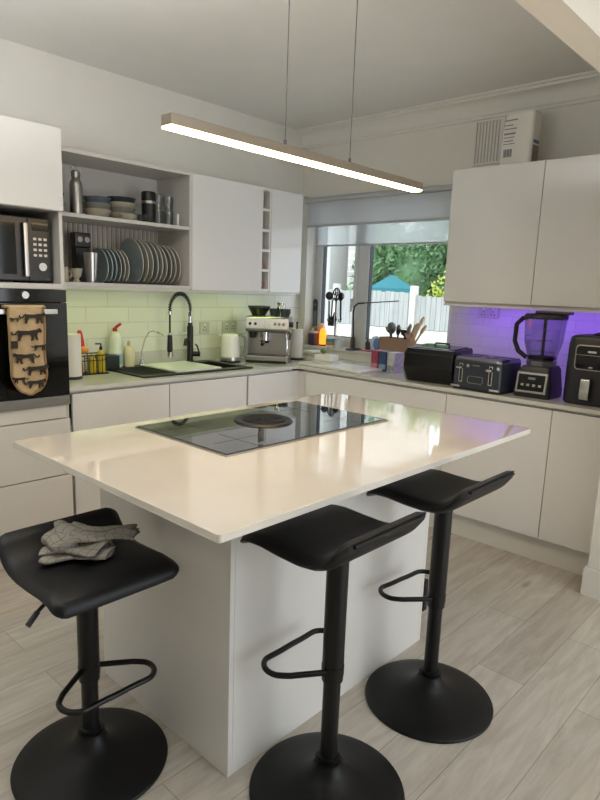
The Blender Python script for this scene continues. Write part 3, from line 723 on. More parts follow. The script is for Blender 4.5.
t = thing('coffee_grinder', 'slim black hand grinder at the back of the lower shelf', 'grinder', (0.12, -2.03, LS))
MB().box(-0.03, 0.03, -0.045, 0.045, 0, 0.20, bev=0.006).build('body', M_black, t)
MB().box(-0.034, 0.034, -0.05, 0.05, 0.201, 0.285, bev=0.008).build('head', M_char, t)
for y in (-0.022, 0.022): MB().cyl((0.034, y, 0.245), (0.039, y, 0.245), 0.016, n=20).build('button', M_steel, t)
t = solo('steel_tumbler', MB().lathe([(0, 0), (0.029, 0), (0.03, 0.003), (0.040, 0.168), (0.038, 0.168), (0.028, 0.006), (0, 0.005)], n=32), M_steel, 'brushed steel tumbler cup left of the plates on the lower shelf', 'cup', (0.27, -2.05, LS))
solo('egg_cup', MB().lathe([(0, 0), (0.022, 0), (0.02, 0.005), (0.012, 0.018), (0.026, 0.035), (0.034, 0.075), (0.031, 0.075), (0.02, 0.036), (0, 0.03)], n=28), M_bowlc, 'small pale footed cup beside the steel tumbler', 'cup', (0.27, -2.14, LS))
solo('white_mug', MB().lathe([(0, 0), (0.03, 0), (0.033, 0.004), (0.034, 0.08), (0.031, 0.08), (0.03, 0.008), (0, 0.006)], n=28).tube(arc((0, 0.034, 0.042), 0.022, -PI / 2, PI / 2, 8, 'yz'), 0.004, n=8), M_bowlc, 'pale mug at the left end of the lower shelf', 'mug', (0.27, -2.225, LS))
solo('steel_canister', MB().lathe([(0, 0), (0.03, 0), (0.03, 0.22), (0.028, 0.24), (0, 0.243)], n=28), M_chrome, 'tall shiny steel canister at the left end of the lower shelf', 'canister', (0.16, -2.19, LS))

# ------------------------------------------------------------------ sink and things round it
M_sink = mat('black_granite_composite', (27, 27, 28), 0.5, var=0.2, scale=200)
t = thing('sink', 'black composite inset sink with a ribbed drainer at its left', 'sink', (0, 0, WZ))
m = MB(); z0, z1 = 0.0004, 0.010; X0, X1, Y0, Y1 = 0.06, 0.545, -1.885, -1.018
m.box(X0, 0.145, Y0, Y1, z0, z1, bev=0.003).box(0.475, X1, Y0, Y1, z0, z1, bev=0.003).box(0.145, 0.475, -1.075, Y1, z0, z1).box(0.145, 0.475, -1.25, -1.222, z0, z1).box(0.145, 0.475, Y0, -1.865, z0, z1)
m.box(0.145, 0.475, -1.865, -1.25, z0, 0.004)
m.build('rim', M_sink, t)
bw = MB(); bx0, bx1, by0, by1 = 0.134, 0.486, -1.241, -1.069
bw.box(bx0, bx1, by0, by1, -0.19, -0.18).box(bx0, bx0 + 0.008, by0, by1, -0.18, 0.003).box(bx1 - 0.008, bx1, by0, by1, -0.18, 0.003).box(bx0, bx1, by0, by0 + 0.008, -0.18, 0.003).box(bx0, bx1, by1 - 0.008, by1, -0.18, 0.003)
bw.build('bowl', M_sink, t)
r = MB()
for k in range(9):
    y = -1.845 + k * 0.024; r.box(0.16, 0.46, y, y + 0.008, 0.004, 0.008, bev=0.0015)
r.build('drainer_ribs', M_sink, t)
MB().lathe([(0, -0.18), (0.04, -0.18), (0.043, -0.177), (0, -0.175)], c=(0.31, -1.155, 0), n=24).build('waste', M_chrome, t)
m = MB().prism(rrect(0.112, 0.515, -1.63, -1.265, 0.02), 0.0, 0.012, bev=0.003)
solo('draining_board', m, mat('white_draining_tray', (222, 226, 220), 0.35, var=0.01), 'flat white board lying over the black sink drainer', 'board', (0, 0, WZ + 0.0102))
# spring tap
t = thing('spring_tap', 'black kitchen tap with a coiled spring hose arching over the sink', 'tap', (0.085, -1.205, WZ + 0.0102))
dv = Vector((0.25, -1.0, 0)).normalized(); reach = 0.215
MB().lathe([(0, 0), (0.028, 0), (0.028, 0.008), (0.022, 0.012), (0.022, 0.25), (0.017, 0.255), (0.017, 0.275), (0, 0.275)], n=28).build('column', M_black, t)
MB().lathe([(0.0, 0.275), (0.0145, 0.275), (0.0145, 0.32), (0, 0.32)], n=24).build('collar', M_chrome, t)
path = []
R_ = reach / 2
for k in range(61):
    a = PI * k / 60; d = R_ - R_ * math.cos(a); path.append(Vector((dv.x * d, dv.y * d, 0.36 + 0.115 * math.sin(a))))
path = [Vector((0, 0, 0.32))] + path + [Vector((dv.x * reach, dv.y * reach, 0.34))]
MB().tube(path, 0.006, n=10).tube([(dv.x * reach, dv.y * reach, 0.34), (dv.x * reach, dv.y * reach, 0.215)], 0.0065, n=10).build('hose', M_blackm, t)
cp_, N = [], 15 * 26
for k in range(N + 1):
    f = k / N * (len(path) - 1); i = min(int(f), len(path) - 2); p = path[i].lerp(path[i + 1], f - i); tg = (path[i + 1] - path[i]).normalized()
    sd = Vector((dv.y, -dv.x, 0)); nm = tg.cross(sd).normalized(); a = 2 * PI * 26 * k / N
    cp_.append(p + (sd * math.cos(a) + nm * math.sin(a)) * 0.0125)
MB().tube(cp_, 0.0022, n=5).build('spring', M_black, t)
e = dv * reach
MB().lathe([(0, 0.335), (0.014, 0.335), (0.014, 0.36), (0, 0.36)], c=(e.x, e.y, 0), n=20).lathe([(0, 0.20), (0.015, 0.2), (0.016, 0.215), (0, 0.218)], c=(e.x, e.y, 0), n=20).build('hose_clip', M_chrome, t)
MB().lathe([(0, 0.085), (0.017, 0.085), (0.0195, 0.095), (0.016, 0.198), (0, 0.198)], c=(e.x, e.y, 0), n=24).build('spray_head', M_black, t)
MB().lathe([(0, 0.05), (0.02, 0.05), (0.021, 0.083), (0.016, 0.0845), (0, 0.0845)], c=(e.x, e.y, 0), n=24).build('nozzle', M_chrome, t, label='chrome spray nozzle')
MB().tube([(0, 0, 0.205), e * 0.5 + Vector((0, 0, 0.205)), e + Vector((0, 0, 0.205))], 0.004, n=8).build('hose_arm', M_chrome, t)
s2 = Vector((0.10, -0.17, 0)).normalized()
MB().tube([s2 * 0.02 + Vector((0, 0, 0.155)), s2 * 0.075 + Vector((0, 0, 0.16)), s2 * 0.085 + Vector((0, 0, 0.12))], [0.011, 0.012, 0.014], n=14).build('side_spout', M_black, t)
MB().cyl((0.01, 0.018, 0.055), (0.045, 0.055, 0.055), 0.018, n=20).tube([(0.04, 0.05, 0.06), (0.03, 0.04, 0.11), (0.02, 0.03, 0.125)], 0.006, n=8).build('lever', M_black, t)
# small filter tap
t = thing('filter_tap', 'slender chrome filter tap with a bent swan neck beside the drainer', 'tap', (0.082, -1.60, WZ + 0.0102))
MB().lathe([(0, 0), (0.022, 0), (0.02, 0.006), (0.011, 0.03), (0.009, 0.05), (0, 0.05)], n=24).build('base', M_chrome, t)
MB().tube([(0, 0, 0.05), (0.0, 0.0, 0.09), (0.015, 0.015, 0.17), (0.03, 0.035, 0.215), (0.045, 0.055, 0.228), (0.06, 0.08, 0.222), (0.085, 0.115, 0.20)], 0.0045, n=10).build('spout', M_chrome, t)
MB().tube([(0.01, -0.005, 0.035), (0.05, -0.03, 0.02)], 0.005, n=8).build('lever', M_chrome, t)
# bottles
t = thing('soap_bottle', 'cream soap bottle with a small cap beside the filter tap', 'bottle', (0.09, -1.70, WZ + 0.0102))
MB().lathe([(0, 0), (0.034, 0), (0.036, 0.006), (0.036, 0.1), (0.028, 0.125), (0.012, 0.132), (0, 0.133)], n=28).build('body', mat('cream_soap', (214, 206, 170), 0.35), t)
MB().lathe([(0, 0.1335), (0.011, 0.1335), (0.011, 0.15), (0.007, 0.165), (0, 0.166)], n=20).build('cap', mat('cream_cap', (180, 168, 130), 0.4), t)
t = thing('washing_up_bottle', 'clear washing-up bottle with a red flip cap against the tiles', 'bottle', (0.075, -1.79, WZ + 0.0102))
MB().lathe([(0, 0), (0.042, 0), (0.045, 0.008), (0.045, 0.09), (0.038, 0.13), (0.044, 0.17), (0.03, 0.215), (0.012, 0.228), (0, 0.228)], n=28).build('body', mat('cloudy_clear_plastic', (214, 220, 210), 0.15), t)
MB().lathe([(0.0455, 0.02), (0.046, 0.02), (0.046, 0.088), (0.0455, 0.088)], n=28).build('wrap_label', mat('pale_blue_label', (150, 178, 184), 0.5), t)
MB().lathe([(0, 0.2285), (0.015, 0.2285), (0.014, 0.25), (0, 0.252)], n=20).tube([(0, 0, 0.247), (0.01, 0.012, 0.262), (0.02, 0.032, 0.278)], 0.009, n=10).build('cap', mat('red_cap', (176, 40, 34), 0.35), t)
MB_ = MB().box(-0.05, 0.05, -0.06, 0.06, 0, 0.085, bev=0.006)
solo('sponge_tub', MB_, mat('dark_green_plastic', (30, 42, 40), 0.4), 'dark square tub on the sink edge behind the wire caddy', 'tub', (0.12, -1.845 - 0.03, WZ + 0.0102))
# wire caddy
t = thing('wire_caddy', 'black wire caddy holding cleaning bottles beside the oven tower', 'caddy', (0.20, -2.045, WZ))
MB().box(-0.06, 0.06, -0.10, 0.10, 0.0002, 0.008, bev=0.002).build('tray', M_blackm, t)
m = MB()
rr = [(x, y, 0.115) for x, y in rrect(-0.062, 0.062, -0.102, 0.102, 0.02)]
m.tube(rr, 0.004, n=6, closed=True); m.tube([(x, y, 0.085) for x, y, z in rr], 0.003, n=6, closed=True)
for k in range(7):
    y = -0.085 + 0.17 * k / 6
    for x in (-0.062, 0.062): m.tube([(x, y, 0.005), (x, y, 0.115)], 0.0022, n=6)
for x in (-0.03, 0.03):
    for y in (-0.102, 0.102): m.tube([(x, y, 0.005), (x, y, 0.115)], 0.0022, n=6)
m.build('wire_frame', M_blackm, t)
def pbottle(label, x, y, z, r, h, mb_, mc_, name='cleaning_bottle', pump=False):
    t = thing(name, label, 'bottle', (x, y, z))
    MB().lathe([(0, 0), (r * 0.95, 0), (r, 0.005), (r, h * 0.68), (r * 0.8, h * 0.8), (r * 0.4, h * 0.86), (0, h * 0.86)], n=22).build('body', mb_, t)
    c = MB().lathe([(0, h * 0.862), (r * 0.42, h * 0.862), (r * 0.42, h * 0.95), (r * 0.25, h), (0, h)], n=18)
    if pump: c.tube([(0, 0, h * 0.98), (0, 0, h * 1.1), (0.0, -0.035, h * 1.11)], 0.005, n=8)
    c.build('pump' if pump else 'cap', mc_, t)
    return t
M_yel = mat('yellow_liquid', (196, 172, 46), 0.2); M_redb = mat('crimson_plastic', (150, 40, 58), 0.35)
pbottle('crimson bottle low at the left end of the wire caddy', 0.225, -2.12, WZ + 0.0083, 0.022, 0.09, M_redb, M_redb)
pbottle('yellow bottle in the middle of the wire caddy', 0.225, -2.035, WZ + 0.0083, 0.024, 0.11, M_yel, M_yel)
pbottle('yellow bottle with a black pump at the right end of the wire caddy', 0.225, -1.975, WZ + 0.0083, 0.024, 0.155, M_yel, M_black, pump=True)
t = thing('spray_bottle', 'red and white spray bottle standing at the back of the wire caddy', 'bottle', (0.16, -2.075, WZ + 0.0083))
MB().lathe([(0, 0), (0.026, 0), (0.028, 0.005), (0.028, 0.12), (0, 0.121)], n=20).build('body', mat('white_label', (222, 214, 206), 0.5), t)
MB().lathe([(0, 0.1215), (0.030, 0.1215), (0.026, 0.18), (0.016, 0.235), (0.010, 0.25), (0, 0.25)], n=20).build('top', mat('bright_red_plastic', (190, 36, 40), 0.35), t)
solo('orange_sponge', MB().ball((0, 0, 0.022), 0.035, 0.04, 0.022), mat('orange_sponge', (222, 140, 70), 0.9, bump=0.4), 'rounded orange sponge on top of the bottles in the wire caddy', 'sponge', (0.225, -2.098, WZ + 0.124))
t = thing('paper_roll', 'upright white roll on a black foot right beside the oven tower', 'paper roll', (0.33, -2.215, WZ))
MB().lathe([(0, 0.0), (0.055, 0), (0.055, 0.012), (0.05, 0.015), (0, 0.015)], n=28).build('foot', M_black, t)
MB().lathe([(0, 0.0155), (0.05, 0.0155), (0.052, 0.018), (0.052, 0.25), (0.05, 0.252), (0, 0.252)], n=36).build('roll', mat('soft_paper', (226, 224, 218), 0.95, bump=0.3, bscale=120), t)
# sockets on the tiles
M_sock = mat('socket_plate', (186, 188, 176), 0.3)
def socket(label, loc, axis, w, h):
    t = thing('wall_socket', label, 'socket', loc, 0.0 if axis == 'x' else -PI / 2)
    B(0.0, 0.009, -w / 2, w / 2, -h / 2, h / 2, bev=0.003).build('plate', M_sock, t)
    k = 2 if w > h * 1.3 else 1
    for i in range(k):
        y = (i - (k - 1) / 2) * w * 0.45
        B(0.0088, 0.013, y - 0.008, y + 0.008, h * 0.14, h * 0.34, bev=0.001).build('switch', M_white, t)
        m = MB()
        for a, b in ((0, 0.005), (-0.011, -0.016), (0.011, -0.016)): m.box(0.0088, 0.0096, y + a - 0.003, y + a + 0.003, b - 0.005, b + 0.005)
        m.build('slots', M_gap, t)
socket('single white switch plate on the tiles right of the spring tap', (0.008, -1.02, 1.152), 'x', 0.088, 0.088)
socket('double white socket on the tiles above the kettle', (0.008, -0.78, 1.155), 'x', 0.146, 0.086)
socket('double socket on the purple lit tiles above the four-slot toaster', (1.735, -0.008, 1.35), 'y', 0.146, 0.075)

# ------------------------------------------------------------------ kettle, coffee machine, kitchen roll
t = thing('kettle', 'white electric kettle with a steel foot left of the coffee machine', 'kettle', (0.20, -0.93, WZ), math.radians(45)); t.scale = (0.9, 0.9, 0.97)
MB().lathe([(0, 0), (0.078, 0), (0.08, 0.004), (0.08, 0.012), (0.076, 0.016), (0, 0.016)], n=36).build('base', M_char, t)
MB().lathe([(0.0, 0.0165), (0.079, 0.0165), (0.08, 0.02), (0.078, 0.042), (0.0, 0.042)], n=36).build('steel_band', M_steel, t)
MB().lathe([(0, 0.0425), (0.0775, 0.0425), (0.076, 0.1), (0.07, 0.18), (0.066, 0.205), (0, 0.205)], n=36).build('jug', M_white, t)
MB().lathe([(0, 0.2055), (0.064, 0.2055), (0.058, 0.214), (0.02, 0.218), (0, 0.218)], n=36).build('lid', M_white, t)
MB().prism([(-0.062, 0.18), (-0.098, 0.208), (-0.062, 0.205)], -0.016, 0.016, axis='y', bev=0.003).build('spout', M_white, t)
MB().tube([(0.055, 0, 0.205), (0.09, 0, 0.208), (0.118, 0, 0.19), (0.122, 0, 0.15), (0.118, 0, 0.1), (0.112, 0, 0.06), (0.078, 0, 0.045)], 0.011, n=12).build('handle', mat('kettle_handle', (120, 122, 122), 0.3), t)

t = thing('coffee_machine', 'stainless espresso machine with a bean hopper in the worktop corner', 'coffee machine', (0.305, -0.64, WZ), math.radians(38))
w = 0.158
m = MB()
m.box(-w, w, -0.13, 0.15, 0.0, 0.055, bev=0.008)                          # drip tray base (front is -y)
m.box(-w, w, -0.03, 0.15, 0.055, 0.225, bev=0.004)                        # column
m.prism([(-0.12, 0.235), (-0.13, 0.25), (-0.115, 0.33), (-0.1, 0.34), (0.15, 0.34), (0.15, 0.225), (-0.11, 0.225)], -w, w, axis='x', bev=0.006)
m.build('body', M_steel, t)
MB().box(-w + 0.015, w - 0.015, -0.136, -0.035, 0.0555, 0.061, bev=0.001).build('drip_grille', M_char, t)
B(-w + 0.01, w - 0.01, -0.137, -0.131, 0.004, 0.02, bev=0.001).build('tray_slot', M_black, t)
MB().lathe([(0, 0.165), (0.034, 0.165), (0.036, 0.225), (0, 0.225)], c=(-0.02, -0.075, 0), n=28).build('group_head', M_chrome, t)
MB().lathe([(0, 0.145), (0.03, 0.145), (0.036, 0.164), (0, 0.164)], c=(-0.02, -0.075, 0), n=28).tube([(-0.02, -0.1, 0.155), (-0.02, -0.15, 0.15), (-0.02, -0.21, 0.145)], [0.009, 0.012, 0.013], n=12).build('portafilter', M_black, t)
MB().lathe([(0, 0.18), (0.022, 0.18), (0.03, 0.225), (0, 0.225)], c=(-0.115, -0.08, 0), n=24).build('grinder_spout', M_black, t)
MB().cyl((0, -0.118, 0.288), (0, -0.134, 0.284), 0.024, n=28).build('pressure_gauge', M_white, t)
for x in (-0.125, -0.085, 0.06, 0.09, 0.12): MB().cyl((x, -0.117, 0.29), (x, -0.13, 0.286), 0.011, n=16).build('button', M_chrome, t)
MB().tube([(0.135, -0.09, 0.23), (0.145, -0.1, 0.19), (0.15, -0.105, 0.12), (0.145, -0.1, 0.075)], 0.0045, n=8).build('steam_wand', M_chrome, t)
MB().cyl((w, -0.06, 0.285), (w + 0.028, -0.06, 0.285), 0.02, n=20).build('steam_dial', M_char, t)
MB().tube([(w - 0.005, -0.1, 0.24), (w + 0.015, -0.115, 0.215), (w + 0.01, -0.125, 0.18)], 0.007, n=8).build('wand_grip', M_black, t)
MB().lathe([(0, 0.3405), (0.05, 0.3405), (0.082, 0.395), (0.082, 0.402), (0.0, 0.402)], c=(-0.085, 0.03, 0), n=36).build('bean_hopper', mat('smoky_hopper', (40, 36, 34), 0.12), t)
MB().lathe([(0, 0.4025), (0.084, 0.4025), (0.084, 0.412), (0, 0.414)], c=(-0.085, 0.03, 0), n=36).build('hopper_lid', M_char, t)
def cup(label, x, y, mm, z=0.3405, r=0.036, h=0.055):
    v = Matrix.Rotation(math.radians(38), 4, 'Z') @ Vector((x, y, 0))
    return solo('coffee_cup', MB().lathe([(0, 0), (r * 0.7, 0), (r, h), (r * 0.93, h), (r * 0.62, 0.005), (0, 0.005)], n=24).tube(arc((0, r * 0.85, h * 0.55), h * 0.3, -PI / 2, PI / 2, 8, 'yz'), 0.004, n=6), mm, label, 'cup', (0.305 + v.x, -0.64 + v.y, WZ + z), group='cups on the coffee machine')
M_dkc = mat('dark_green_cup', (44, 58, 54), 0.3)
cup('dark cup in the middle of the coffee machine top', 0.035, 0.0, M_dkc, r=0.04)
cup('dark green cup at the right end of the coffee machine top', 0.12, -0.01, M_dkc, r=0.042)
t = thing('milk_jug', 'polished steel milk jug at the back of the coffee machine top', 'jug', (0, 0, 0))
v = Matrix.Rotation(math.radians(38), 4, 'Z') @ Vector((0.075, 0.08, 0)); t.location = (0.305 + v.x, -0.64 + v.y, WZ + 0.3405)
MB().lathe([(0, 0), (0.038, 0), (0.04, 0.01), (0.03, 0.07), (0.034, 0.1), (0.032, 0.1), (0.028, 0.07), (0.036, 0.012), (0, 0.004)], n=28).build('jug_body', M_chrome, t)
MB().tube([(0.03, -0.012, 0.09), (0.062, -0.02, 0.085), (0.06, -0.02, 0.035), (0.036, -0.012, 0.025)], 0.004, n=8).build('handle', M_chrome, t)
t = thing('kitchen_roll', 'white kitchen roll on a black holder in the worktop corner', 'kitchen roll', (0.315, -0.345, WZ))
MB().lathe([(0, 0), (0.06, 0), (0.06, 0.01), (0.055, 0.013), (0, 0.013)], n=32).build('foot', M_black, t)
MB().lathe([(0.02, 0.0135), (0.046, 0.0135), (0.047, 0.016), (0.047, 0.235), (0.046, 0.238), (0.02, 0.238)], n=36).build('roll', mat('soft_paper', (226, 224, 218), 0.95, bump=0.3, bscale=120), t)
MB().cyl((0, 0, 0.0135), (0, 0, 0.285), 0.0065, n=14).ball((0, 0, 0.287), 0.009).build('rod', M_black, t)

# ------------------------------------------------------------------ counter by the window
t = solo('chopping_board', MB().prism(rrect(-0.30, 0.30, -0.135, 0.135, 0.025), 0, 0.018, bev=0.005), M_white, 'thin white board lying on the counter below the window', 'board', (0.85, -0.455, WZ + 0.0003), math.radians(-3))
t = thing('butter_dish', 'white lidded butter dish standing on the white board', 'butter dish', (0.70, -0.43, WZ + 0.0187), math.radians(8))
MB().box(-0.09, 0.09, -0.055, 0.055, 0, 0.012, bev=0.004).build('tray', M_white, t)
MB().box(-0.08, 0.08, -0.047, 0.047, 0.0125, 0.062, bev=0.008).build('lid', M_white, t)
M_clear = glass('clear_tub', (246, 248, 246), 0.04)
t = thing('storage_tub', 'clear lidded tub beside the kitchen roll', 'tub', (0.50, -0.36, WZ))
MB().box(-0.045, 0.045, -0.055, 0.055, 0.0003, 0.075, bev=0.006).build('tub', M_clear, t)
MB().box(-0.048, 0.048, -0.058, 0.058, 0.0755, 0.087, bev=0.004).build('lid', mat('frosted_lid', (220, 222, 218), 0.4), t)
MB().box(-0.035, 0.035, -0.04, 0.04, 0.004, 0.045, bev=0.01).build('contents', mat('flour', (222, 206, 196), 0.9, bump=0.5), t)
solo('lime', MB().ball((0, 0, 0.02), 0.026, 0.021, 0.02), mat('lime_skin', (96, 126, 52), 0.4, bump=0.2), 'small green lime resting on the butter dish lid', 'lime', (0.665, -0.425, WZ + 0.081))
# cartons in front of the box
def carton(label, x, y, rz, col, col2, band):
    t = thing('carton', label, 'carton', (x, y, WZ), rz, group='cartons below the cardboard box')
    B(-0.033, 0.033, -0.05, 0.05, 0.0003, 0.135, bev=0.002).build('box', mat('carton_' + band, col, 0.45, var=0.25, scale=30), t)
    B(-0.03, 0.03, -0.0515, -0.0495, 0.015, 0.05, bev=0.0005).build('print_panel', mat('carton_print_' + band, col2, 0.5, var=0.3, scale=60), t)
    B(-0.0325, 0.0325, -0.0495, 0.0495, 0.1351, 0.139, bev=0.001).build('flap', mat('carton_' + band, col, 0.45), t)
carton('deep pink carton, leftmost of the three below the cardboard box', 1.075, -0.29, -0.12, (158, 58, 88), (200, 130, 150), 'pink')
carton('blue carton, middle of the three below the cardboard box', 1.147, -0.298, -0.1, (52, 78, 122), (140, 168, 196), 'blue')
carton('white printed carton, rightmost of the three below the cardboard box', 1.222, -0.305, -0.06, (196, 198, 202), (150, 156, 168), 'white')
M_cb = mat('cardboard', (162, 132, 106), 0.85, var=0.05)
t = thing('cardboard_box', 'open brown cardboard box of kitchen utensils on the window sill', 'box', (0.99, 0.045, 0.9955), math.radians(-2))
m = MB(); bw_, bd_, bh_ = 0.13, 0.05, 0.125
m.box(-bw_, bw_, -bd_, bd_, 0, 0.003).box(-bw_, -bw_ + 0.003, -bd_, bd_, 0.003, bh_).box(bw_ - 0.003, bw_, -bd_, bd_, 0.003, bh_).box(-bw_, bw_, -bd_, -bd_ + 0.003, 0.003, bh_).box(-bw_, bw_, bd_ - 0.003, bd_, 0.003, bh_)
m.build('box', M_cb, t)
f = MB(Matrix.Translation((bw_ - 0.002, 0, bh_)) @ Matrix.Rotation(math.radians(-38), 4, 'Y'))
f.box(0, 0.003, -bd_, bd_, -0.002, 0.055); f.build('flap', M_cb, t)
M_wood = mat('pale_wood', (206, 172, 118), 0.6, var=0.1, scale=20); M_dark = mat('dark_nylon', (44, 44, 46), 0.5); M_grn = mat('speckled_grey_green', (96, 100, 92), 0.6, var=0.3, scale=60)
def utensil(name, label, x, y, dx, dy, h, head, mm, mh):
    """handle standing in the box, leaning by dx, dy, head shape at the top"""
    t = thing(name, label, 'utensil', (0.99 + x, 0.045 + y, 0.999), group='utensils in the cardboard box')
    a = Vector((0, 0, 0.001)); b_ = Vector((dx, dy, h + 0.02)); d = (b_ - a).normalized()
    MB().tube([a, a.lerp(b_, 0.5), b_], 0.007, n=8).build('handle', mm, t)
    q = Matrix.Translation(b_) @ d.to_track_quat('Z', 'Y').to_matrix().to_4x4()
    if head == 'spoon': MB(q).ball((0, 0, 0.03), 0.028, 0.010, 0.042, n=16).build('bowl', mh, t)
    elif head == 'spatula': MB(q).prism([(-0.012, -0.005), (0.012, -0.005), (0.032, 0.025), (0.032, 0.10), (-0.032, 0.10), (-0.032, 0.025)], -0.004, 0.004, axis='y').build('blade', mh, t)
    elif head == 'ladle': MB(q).lathe([(0.006, -0.014), (0.030, 0.0), (0.044, 0.036), (0.042, 0.036), (0.028, 0.002), (0.004, -0.01)], n=18).build('bowl', mh, t)
    elif head == 'whisk':
        m = MB(q)
        for k in range(5):
            c, s_ = math.cos(PI * k / 5), math.sin(PI * k / 5); m.tube([(0.005 * c, 0.005 * s_, -0.005)] + [(0.028 * math.sin(PI * j / 10) * c * (1 if 1 else 0) * (1 - 2 * (j > 10)), 0.028 * math.sin(PI * j / 10) * s_, 0.09 * (1 - math.cos(PI * j / 20)) + 0.0) for j in range(1, 10)], 0.0014, n=5)
            m.tube([(-0.005 * c, -0.005 * s_, -0.005)] + [(-0.028 * math.sin(PI * j / 10) * c, -0.028 * math.sin(PI * j / 10) * s_, 0.09 * (1 - math.cos(PI * j / 20))) for j in range(1, 10)], 0.0014, n=5)
        m.build('wires', mh, t)
    elif head == 'round': MB(q).ball((0, 0, 0.036), 0.044, 0.030, 0.046, n=16).build('head', mh, t)
utensil('scrubber', 'round speckled grey brush head at the left in the cardboard box', -0.05, 0.0, -0.005, 0.0, 0.135, 'round', M_dark, M_grn)
utensil('serving_ladle', 'mottled grey ladle standing behind the round brush', -0.082, 0.034, -0.012, 0.012, 0.14, 'ladle', M_dark, M_grn)
utensil('serving_spoon', 'dark nylon serving spoon in the middle of the cardboard box', 0.0, 0.0, 0.006, 0.0, 0.13, 'spoon', M_dark, M_dark)
utensil('slotted_spoon', 'dark grey broad spoon behind the middle of the cardboard box', 0.026, 0.034, 0.012, 0.012, 0.125, 'ladle', M_dark, M_dark)
utensil('thin_spoon', 'thin dark handled spoon leaning right in the cardboard box', 0.05, -0.01, 0.05, 0.0, 0.15, 'spoon', M_dark, M_steel)
utensil('fish_slice', 'steel spatula leaning right behind the thin spoon', 0.065, 0.02, 0.05, 0.005, 0.12, 'spatula', M_dark, M_steel)
utensil('wooden_spatula', 'wide pale wooden spatula leaning right in the cardboard box', 0.075, -0.012, 0.075, 0.0, 0.135, 'spatula', M_wood, M_wood)
utensil('wooden_spoon', 'pale wooden spoon leaning out farthest right of the cardboard box', 0.10, 0.0, 0.10, 0.01, 0.15, 'spoon', M_wood, M_wood)
utensil('wooden_stick', 'tall pale wooden spoon rising highest out of the cardboard box', 0.08, 0.025, 0.09, 0.01, 0.205, 'spoon', M_wood, M_wood)

# bread bin
t = thing('bread_bin', 'black angular bread bin with a glossy top beside the toaster', 'bread bin', (1.64, -0.43, WZ), math.radians(4))
pf = [(0.125, 0.0), (-0.115, 0.0), (-0.175, 0.095), (-0.165, 0.185), (-0.135, 0.212), (0.11, 0.222), (0.125, 0.205)]
MB().prism(pf, -0.165, 0.165, axis='x', bev=0.010, seg=3).build('shell', mat('bin_black_gloss', (12, 12, 14), 0.2), t)
MB().prism([(-0.118, 0.2165), (-0.1, 0.2195), (0.09, 0.2265), (0.09, 0.2235), (-0.118, 0.213)], -0.145, 0.145, axis='x', bev=0.001).build('lid', mat('bin_top_gloss', (30, 31, 34), 0.12), t)
MB().tube([(-0.05, 0.02, 0.225), (-0.045, 0.02, 0.24), (0.045, 0.02, 0.24), (0.05, 0.02, 0.225)], 0.006, n=8).build('lid_handle', M_black, t)
MB().tube([(-0.167, -0.117, 0.004), (-0.167, -0.177, 0.092)], 0.004, n=8).build('side_trim', M_steel, t, label='thin silver edge strip')
for y in (-0.075, 0.0, 0.075): B(-0.15, 0.15, -0.1765, -0.1755, 0.1, 0.102).build('seam', M_gap, t) if y == 0 else None

# toaster
t = thing('toaster', 'dark blue-grey four-slot toaster with two chrome levers', 'toaster', (1.985, -0.475, WZ), math.radians(-3))
M_navy = mat('blue_grey_enamel', (50, 56, 66), 0.28, var=0.03)
prf = rrect(-0.155, 0.155, -0.128, 0.128, 0.03, 6)
MB().prism(prf, 0.016, 0.17, bev=0.0).build('body', M_navy, t)
sh = MB()
for k, (s, z) in enumerate(((1.0, 0.1705), (0.985, 0.185), (0.95, 0.193))):
    pass
sh.loops([[(x * s, y * s, z) for x, y in prf] for s, z in ((1.0, 0.1703), (0.985, 0.184), (0.94, 0.194))])
sh.build('top', mat('dark_chrome_top', (120, 122, 126), 0.2, metal=0.9), t)
for x in (-0.078, 0.078):
    for y in (-0.045, 0.045): B(x - 0.065, x + 0.065, y - 0.016, y + 0.016, 0.1935, 0.1955, bev=0.0005).build('slot', M_gap, t)
MB().prism([(x * 1.01, y * 1.01) for x, y in prf], 0.0005, 0.0155).build('base', M_black, t)
for x in (-0.095, 0.095):
    B(x - 0.012, x + 0.012, -0.131, -0.1275, 0.045, 0.155, bev=0.001).build('lever_slot', M_chrome, t)
    B(x - 0.007, x + 0.007, -0.1325, -0.131, 0.05, 0.15).build('slot_channel', M_gap, t)
    MB().box(x - 0.018, x + 0.018, -0.158, -0.133, 0.125, 0.138, bev=0.003).build('lever', M_chrome, t)
for x in (-0.125, 0.125):
    B(x - 0.03, x + 0.03, -0.1335, -0.1295, 0.014, 0.026, bev=0.001).build('foot_trim', M_chrome, t)
MB().tube([(x, -0.130, z) for x, z in rrect(-0.048, 0.048, 0.045, 0.085, 0.012)], 0.0025, n=6, closed=True).build('badge_frame', M_steel, t)
B(-0.022, 0.022, -0.1305, -0.1275, 0.146, 0.151, bev=0.001).build('badge', M_steel, t)
for x in (-0.048, 0.142): MB().cyl((x, -0.128, 0.145), (x, -0.137, 0.145), 0.010, n=16).build('dial', M_chrome, t)

